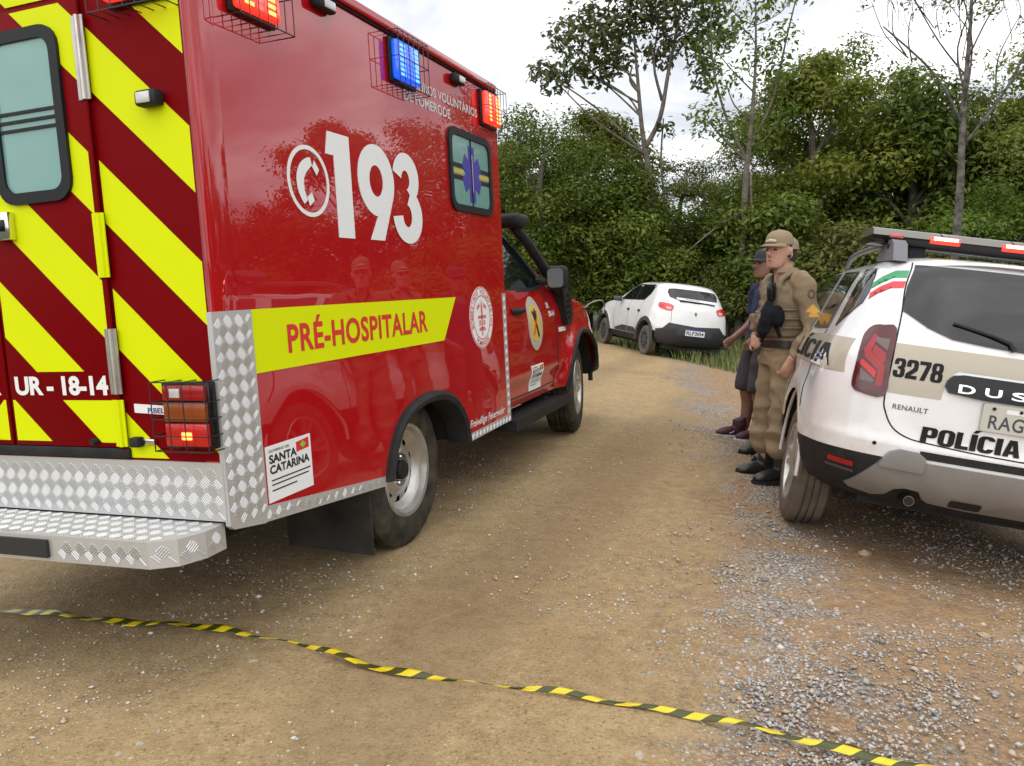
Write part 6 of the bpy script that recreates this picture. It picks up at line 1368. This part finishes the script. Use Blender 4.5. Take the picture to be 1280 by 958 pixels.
def build_small():
    g = np.random.default_rng(21)
    mg = attr_mat('gravel_stone', [(.15, .148, .145), (.27, .262, .25), (.38, .37, .35), (.50, .48, .455), (.42, .31, .20), (.68, .65, .60)])
    N = 250000; d = 1.7 + 12 * g.beta(1.0, 2.2, N); a = g.uniform(-.72, .72, N); x, y = d * np.tan(a), d
    edge = x - (.62 * np.maximum(y, .1) ** .62 - .50); patch = .55 * vnoise(x, y, 2.2, 1) + .3 * vnoise(x, y, 6, 2) + .15 * vnoise(x, y, 15, 3)
    pr = np.clip((edge + 1.3 * (patch - .5) + .05) / .30, 0, 1) * np.clip((patch - .26) / .28, .10, 1) * np.clip((5.2 - x) / 1, 0, 1)
    pr *= 1 - .72 * np.clip((edge - .5) / .35, 0, 1) * (1 - .7 * (vnoise(x, y, 1.1, 8) > .55))
    thin = .045 + .09 * (vnoise(x, y, 1.6, 5) > .60) + .07 * (vnoise(x, y, 4, 6) > .66)
    keep = g.uniform(size=N) < np.maximum(pr * .80, thin); x, y = x[keep], y[keep]; n = len(x)
    size = np.clip(g.lognormal(math.log(.0050), .42, n), .0024, .017) * np.where(edge[keep] > -.2, 1., .72); t = np.clip(g.beta(1.6, 1.7, n), 0, 1); t = np.where(edge[keep] < -.2, np.clip(.30 + .85 * g.uniform(size=n), 0, 1), t)
    o = pebbles('gravel', np.stack([x, y], 1), size, g, mg, t); tag(o, 'loose grey gravel and pebbles strewn over the dirt road', 'gravel', kind='stuff')
    # single larger stones
    ms = [mat('tan_stone', (.42, .32, .21), .8, var=(30, (.33, .24, .15), .2)), mat('pale_stone', (.42, .38, .31), .85, var=(40, (.30, .26, .20), .2)), mat('brown_stone', (.26, .17, .10), .8, var=(30, (.2, .13, .08), .2))]
    def stone(px, py, r, k, label):
        c, s = math.cos(.11), math.sin(.11); u, v = (px - 640) / 1000, -(py - 479) / 1000; D = Vector((u, c + v * s, -s + v * c)); t = 1.3 / -D.z
        for _ in range(6): p = D * t; t *= (CAMZ - gz1(p.x, p.y)) / (-D.z * t)
        p = D * t; bm = bmesh.new(); bmesh.ops.create_icosphere(bm, subdivisions=1, radius=1)
        f = g.uniform(.7, 1.25, 3) * r; ph = g.uniform(0, 6, 3)
        for vv in bm.verts:
            q = 1 + .16 * math.sin(3 * vv.co.x + ph[0]) + .14 * math.sin(4 * vv.co.y + ph[1]) + .1 * math.sin(5 * vv.co.z + ph[2]); q *= g.uniform(.72, 1.2); vv.co = Vector((vv.co.x * f[0] * 1.2, vv.co.y * f[1], vv.co.z * f[2] * .6)) * q
        o = from_bm('stone', bm, ms[k], None, 0); o.location = (p.x, p.y, gz1(p.x, p.y) + r * .15); tag(o, label, 'stone', 'larger loose stones on the road')
    for a in ((1080, 694, .034, 0, 'flat tan stone lying behind the police car bumper'), (1231, 796, .026, 0, 'pale tan stone on the gravel at the right'), (1274, 838, .026, 0, 'tan stone cut by the right picture edge'), (316, 828, .018, 1, 'pale grey stone just below the tape twist'), (242, 742, .020, 2, 'brown stone under the rear step shadow'), (822, 772, .016, 2, 'reddish stone on the dirt left of the gravel'), (930, 633, .022, 2, 'brown stone near the officers boots'), (800, 946, .018, 1, 'pale stone at the bottom edge below the tape'), (552, 822, .017, 1, 'white stone right of the tape twist'), (462, 766, .014, 1, 'whitish stone above the tape in the tyre track'), (150, 944, .013, 1, 'pale flat stone at the lower left'), (174, 932, .015, 1, 'small pale stone at the lower left beside its flat neighbour'), (563, 876, .016, 1, 'grey stone just below the tape in the middle')): stone(*a)
    # grass on the verge and along the forest edge
    n = 16000; gx = g.uniform(1.0, 12, n); gy = g.uniform(12.5, 22.5, n); e = gx - (14.5 - gy) * .35 - 3.45; kp = ((e > 0) & (gy > 13.2)) | (gy > 19.9); kp &= vnoise(gx, gy, 1.3, 9) > .28; gx, gy = gx[kp], gy[kp]; n = len(gx); z = gz(gx, gy); h = g.uniform(.08, .30, n) * (.5 + vnoise(gx, gy, .8, 10)); w = g.uniform(.008, .018, n); a = g.uniform(0, 6.28, n); l = g.uniform(.0, .6, n) * h; b2 = g.uniform(0, 6.28, n)
    p0 = np.stack([gx - w * np.cos(a), gy - w * np.sin(a), z - .02], 1); p1 = np.stack([gx + w * np.cos(a), gy + w * np.sin(a), z - .02], 1); p2 = np.stack([gx + l * np.cos(b2), gy + l * np.sin(b2), z + h], 1)
    o = raw_mesh('grass', np.stack([p0, p1, p2], 1).reshape(-1, 3), np.arange(n * 3).reshape(-1, 3), g.uniform(size=n), 3, attr_mat('grass_blade', [(.05, .08, .015), (.11, .16, .03), (.19, .22, .06), (.26, .22, .10)])); tag(o, 'green grass on the verge by the white hatchback', 'grass', kind='stuff')
    # striped warning tape lying slack across the road
    P = [(-2.75, 3.33, .05, 10), (-2.16, 3.25, .05, 12), (-1.76, 3.13, .05, 10), (-1.39, 3.03, .05, 10), (-1.10, 2.93, .05, 40), (-.93, 2.86, .045, 76), (-.80, 2.80, .04, 97), (-.66, 2.72, .04, 70), (-.53, 2.64, .045, 25), (-.40, 2.58, .05, 32), (-.24, 2.53, .045, 84), (-.05, 2.46, .04, 96), (.12, 2.43, .04, 74), (.3, 2.39, .045, 48), (.47, 2.34, .05, 62), (.63, 2.28, .05, 60), (.84, 2.19, .05, 55), (1.03, 2.125, .05, 52), (1.28, 2.04, .05, 50), (1.7, 1.8, .06, 40), (2.3, 1.6, .08, 30)]
    Q = np.array(catmull(P, 12)); seg = np.concatenate([[0], np.cumsum(np.hypot(np.diff(Q[:, 0]), np.diff(Q[:, 1])))]); Ltot = seg[-1]; W = .062; stp = .0105
    s = np.arange(0, Ltot, stp); X = np.stack([np.interp(s, seg, Q[:, k]) for k in range(4)], 1); T = np.gradient(X[:, :2], axis=0); T /= np.linalg.norm(T, axis=1)[:, None]; nrm = np.stack([-T[:, 1], T[:, 0]], 1)
    V = []; F = []; I = []; nw = 4; ns = len(s); W = .040
    zz = gz(X[:, 0], X[:, 1]) + .016 + .006 * np.sin(s * 9) + .004 * np.sin(s * 23)
    for k in range(ns):
        for j in range(nw + 1):
            o = (j / nw - .5) * W; sk = s[k] + o * .9; c = [float(np.interp(sk, s, q)) for q in (X[:, 0], X[:, 1], zz, nrm[:, 0], nrm[:, 1], X[:, 3])]
            tw = rad(c[5]); hv = math.sin(tw) * .22; hh = math.cos(tw); cup = .004 * math.sin(math.pi * j / nw + sk * 14); V.append((c[0] + c[3] * o * hh, c[1] + c[4] * o * hh, c[2] + abs(hv) * W * .5 + hv * o + cup + .008 * abs(math.sin(tw))))
    for k in range(ns - 1):
        for j in range(nw): F.append((k * (nw + 1) + j, k * (nw + 1) + j + 1, (k + 1) * (nw + 1) + j + 1, (k + 1) * (nw + 1) + j)); I.append(0 if (k % 10) < 5 else 1)
    o = mesh_obj('warning_tape', V, F, [mat('tape_yellow', (.72, .56, .012), .3, var=(40, (.60, .46, .01), .3)), mat('tape_black', (.05, .055, .006), .3)], None, 40, I)
    sol = o.modifiers.new('thickness', 'SOLIDIFY'); sol.thickness = .0006; tag(o, 'yellow and black striped warning tape lying slack across the road', 'tape')
build_small()
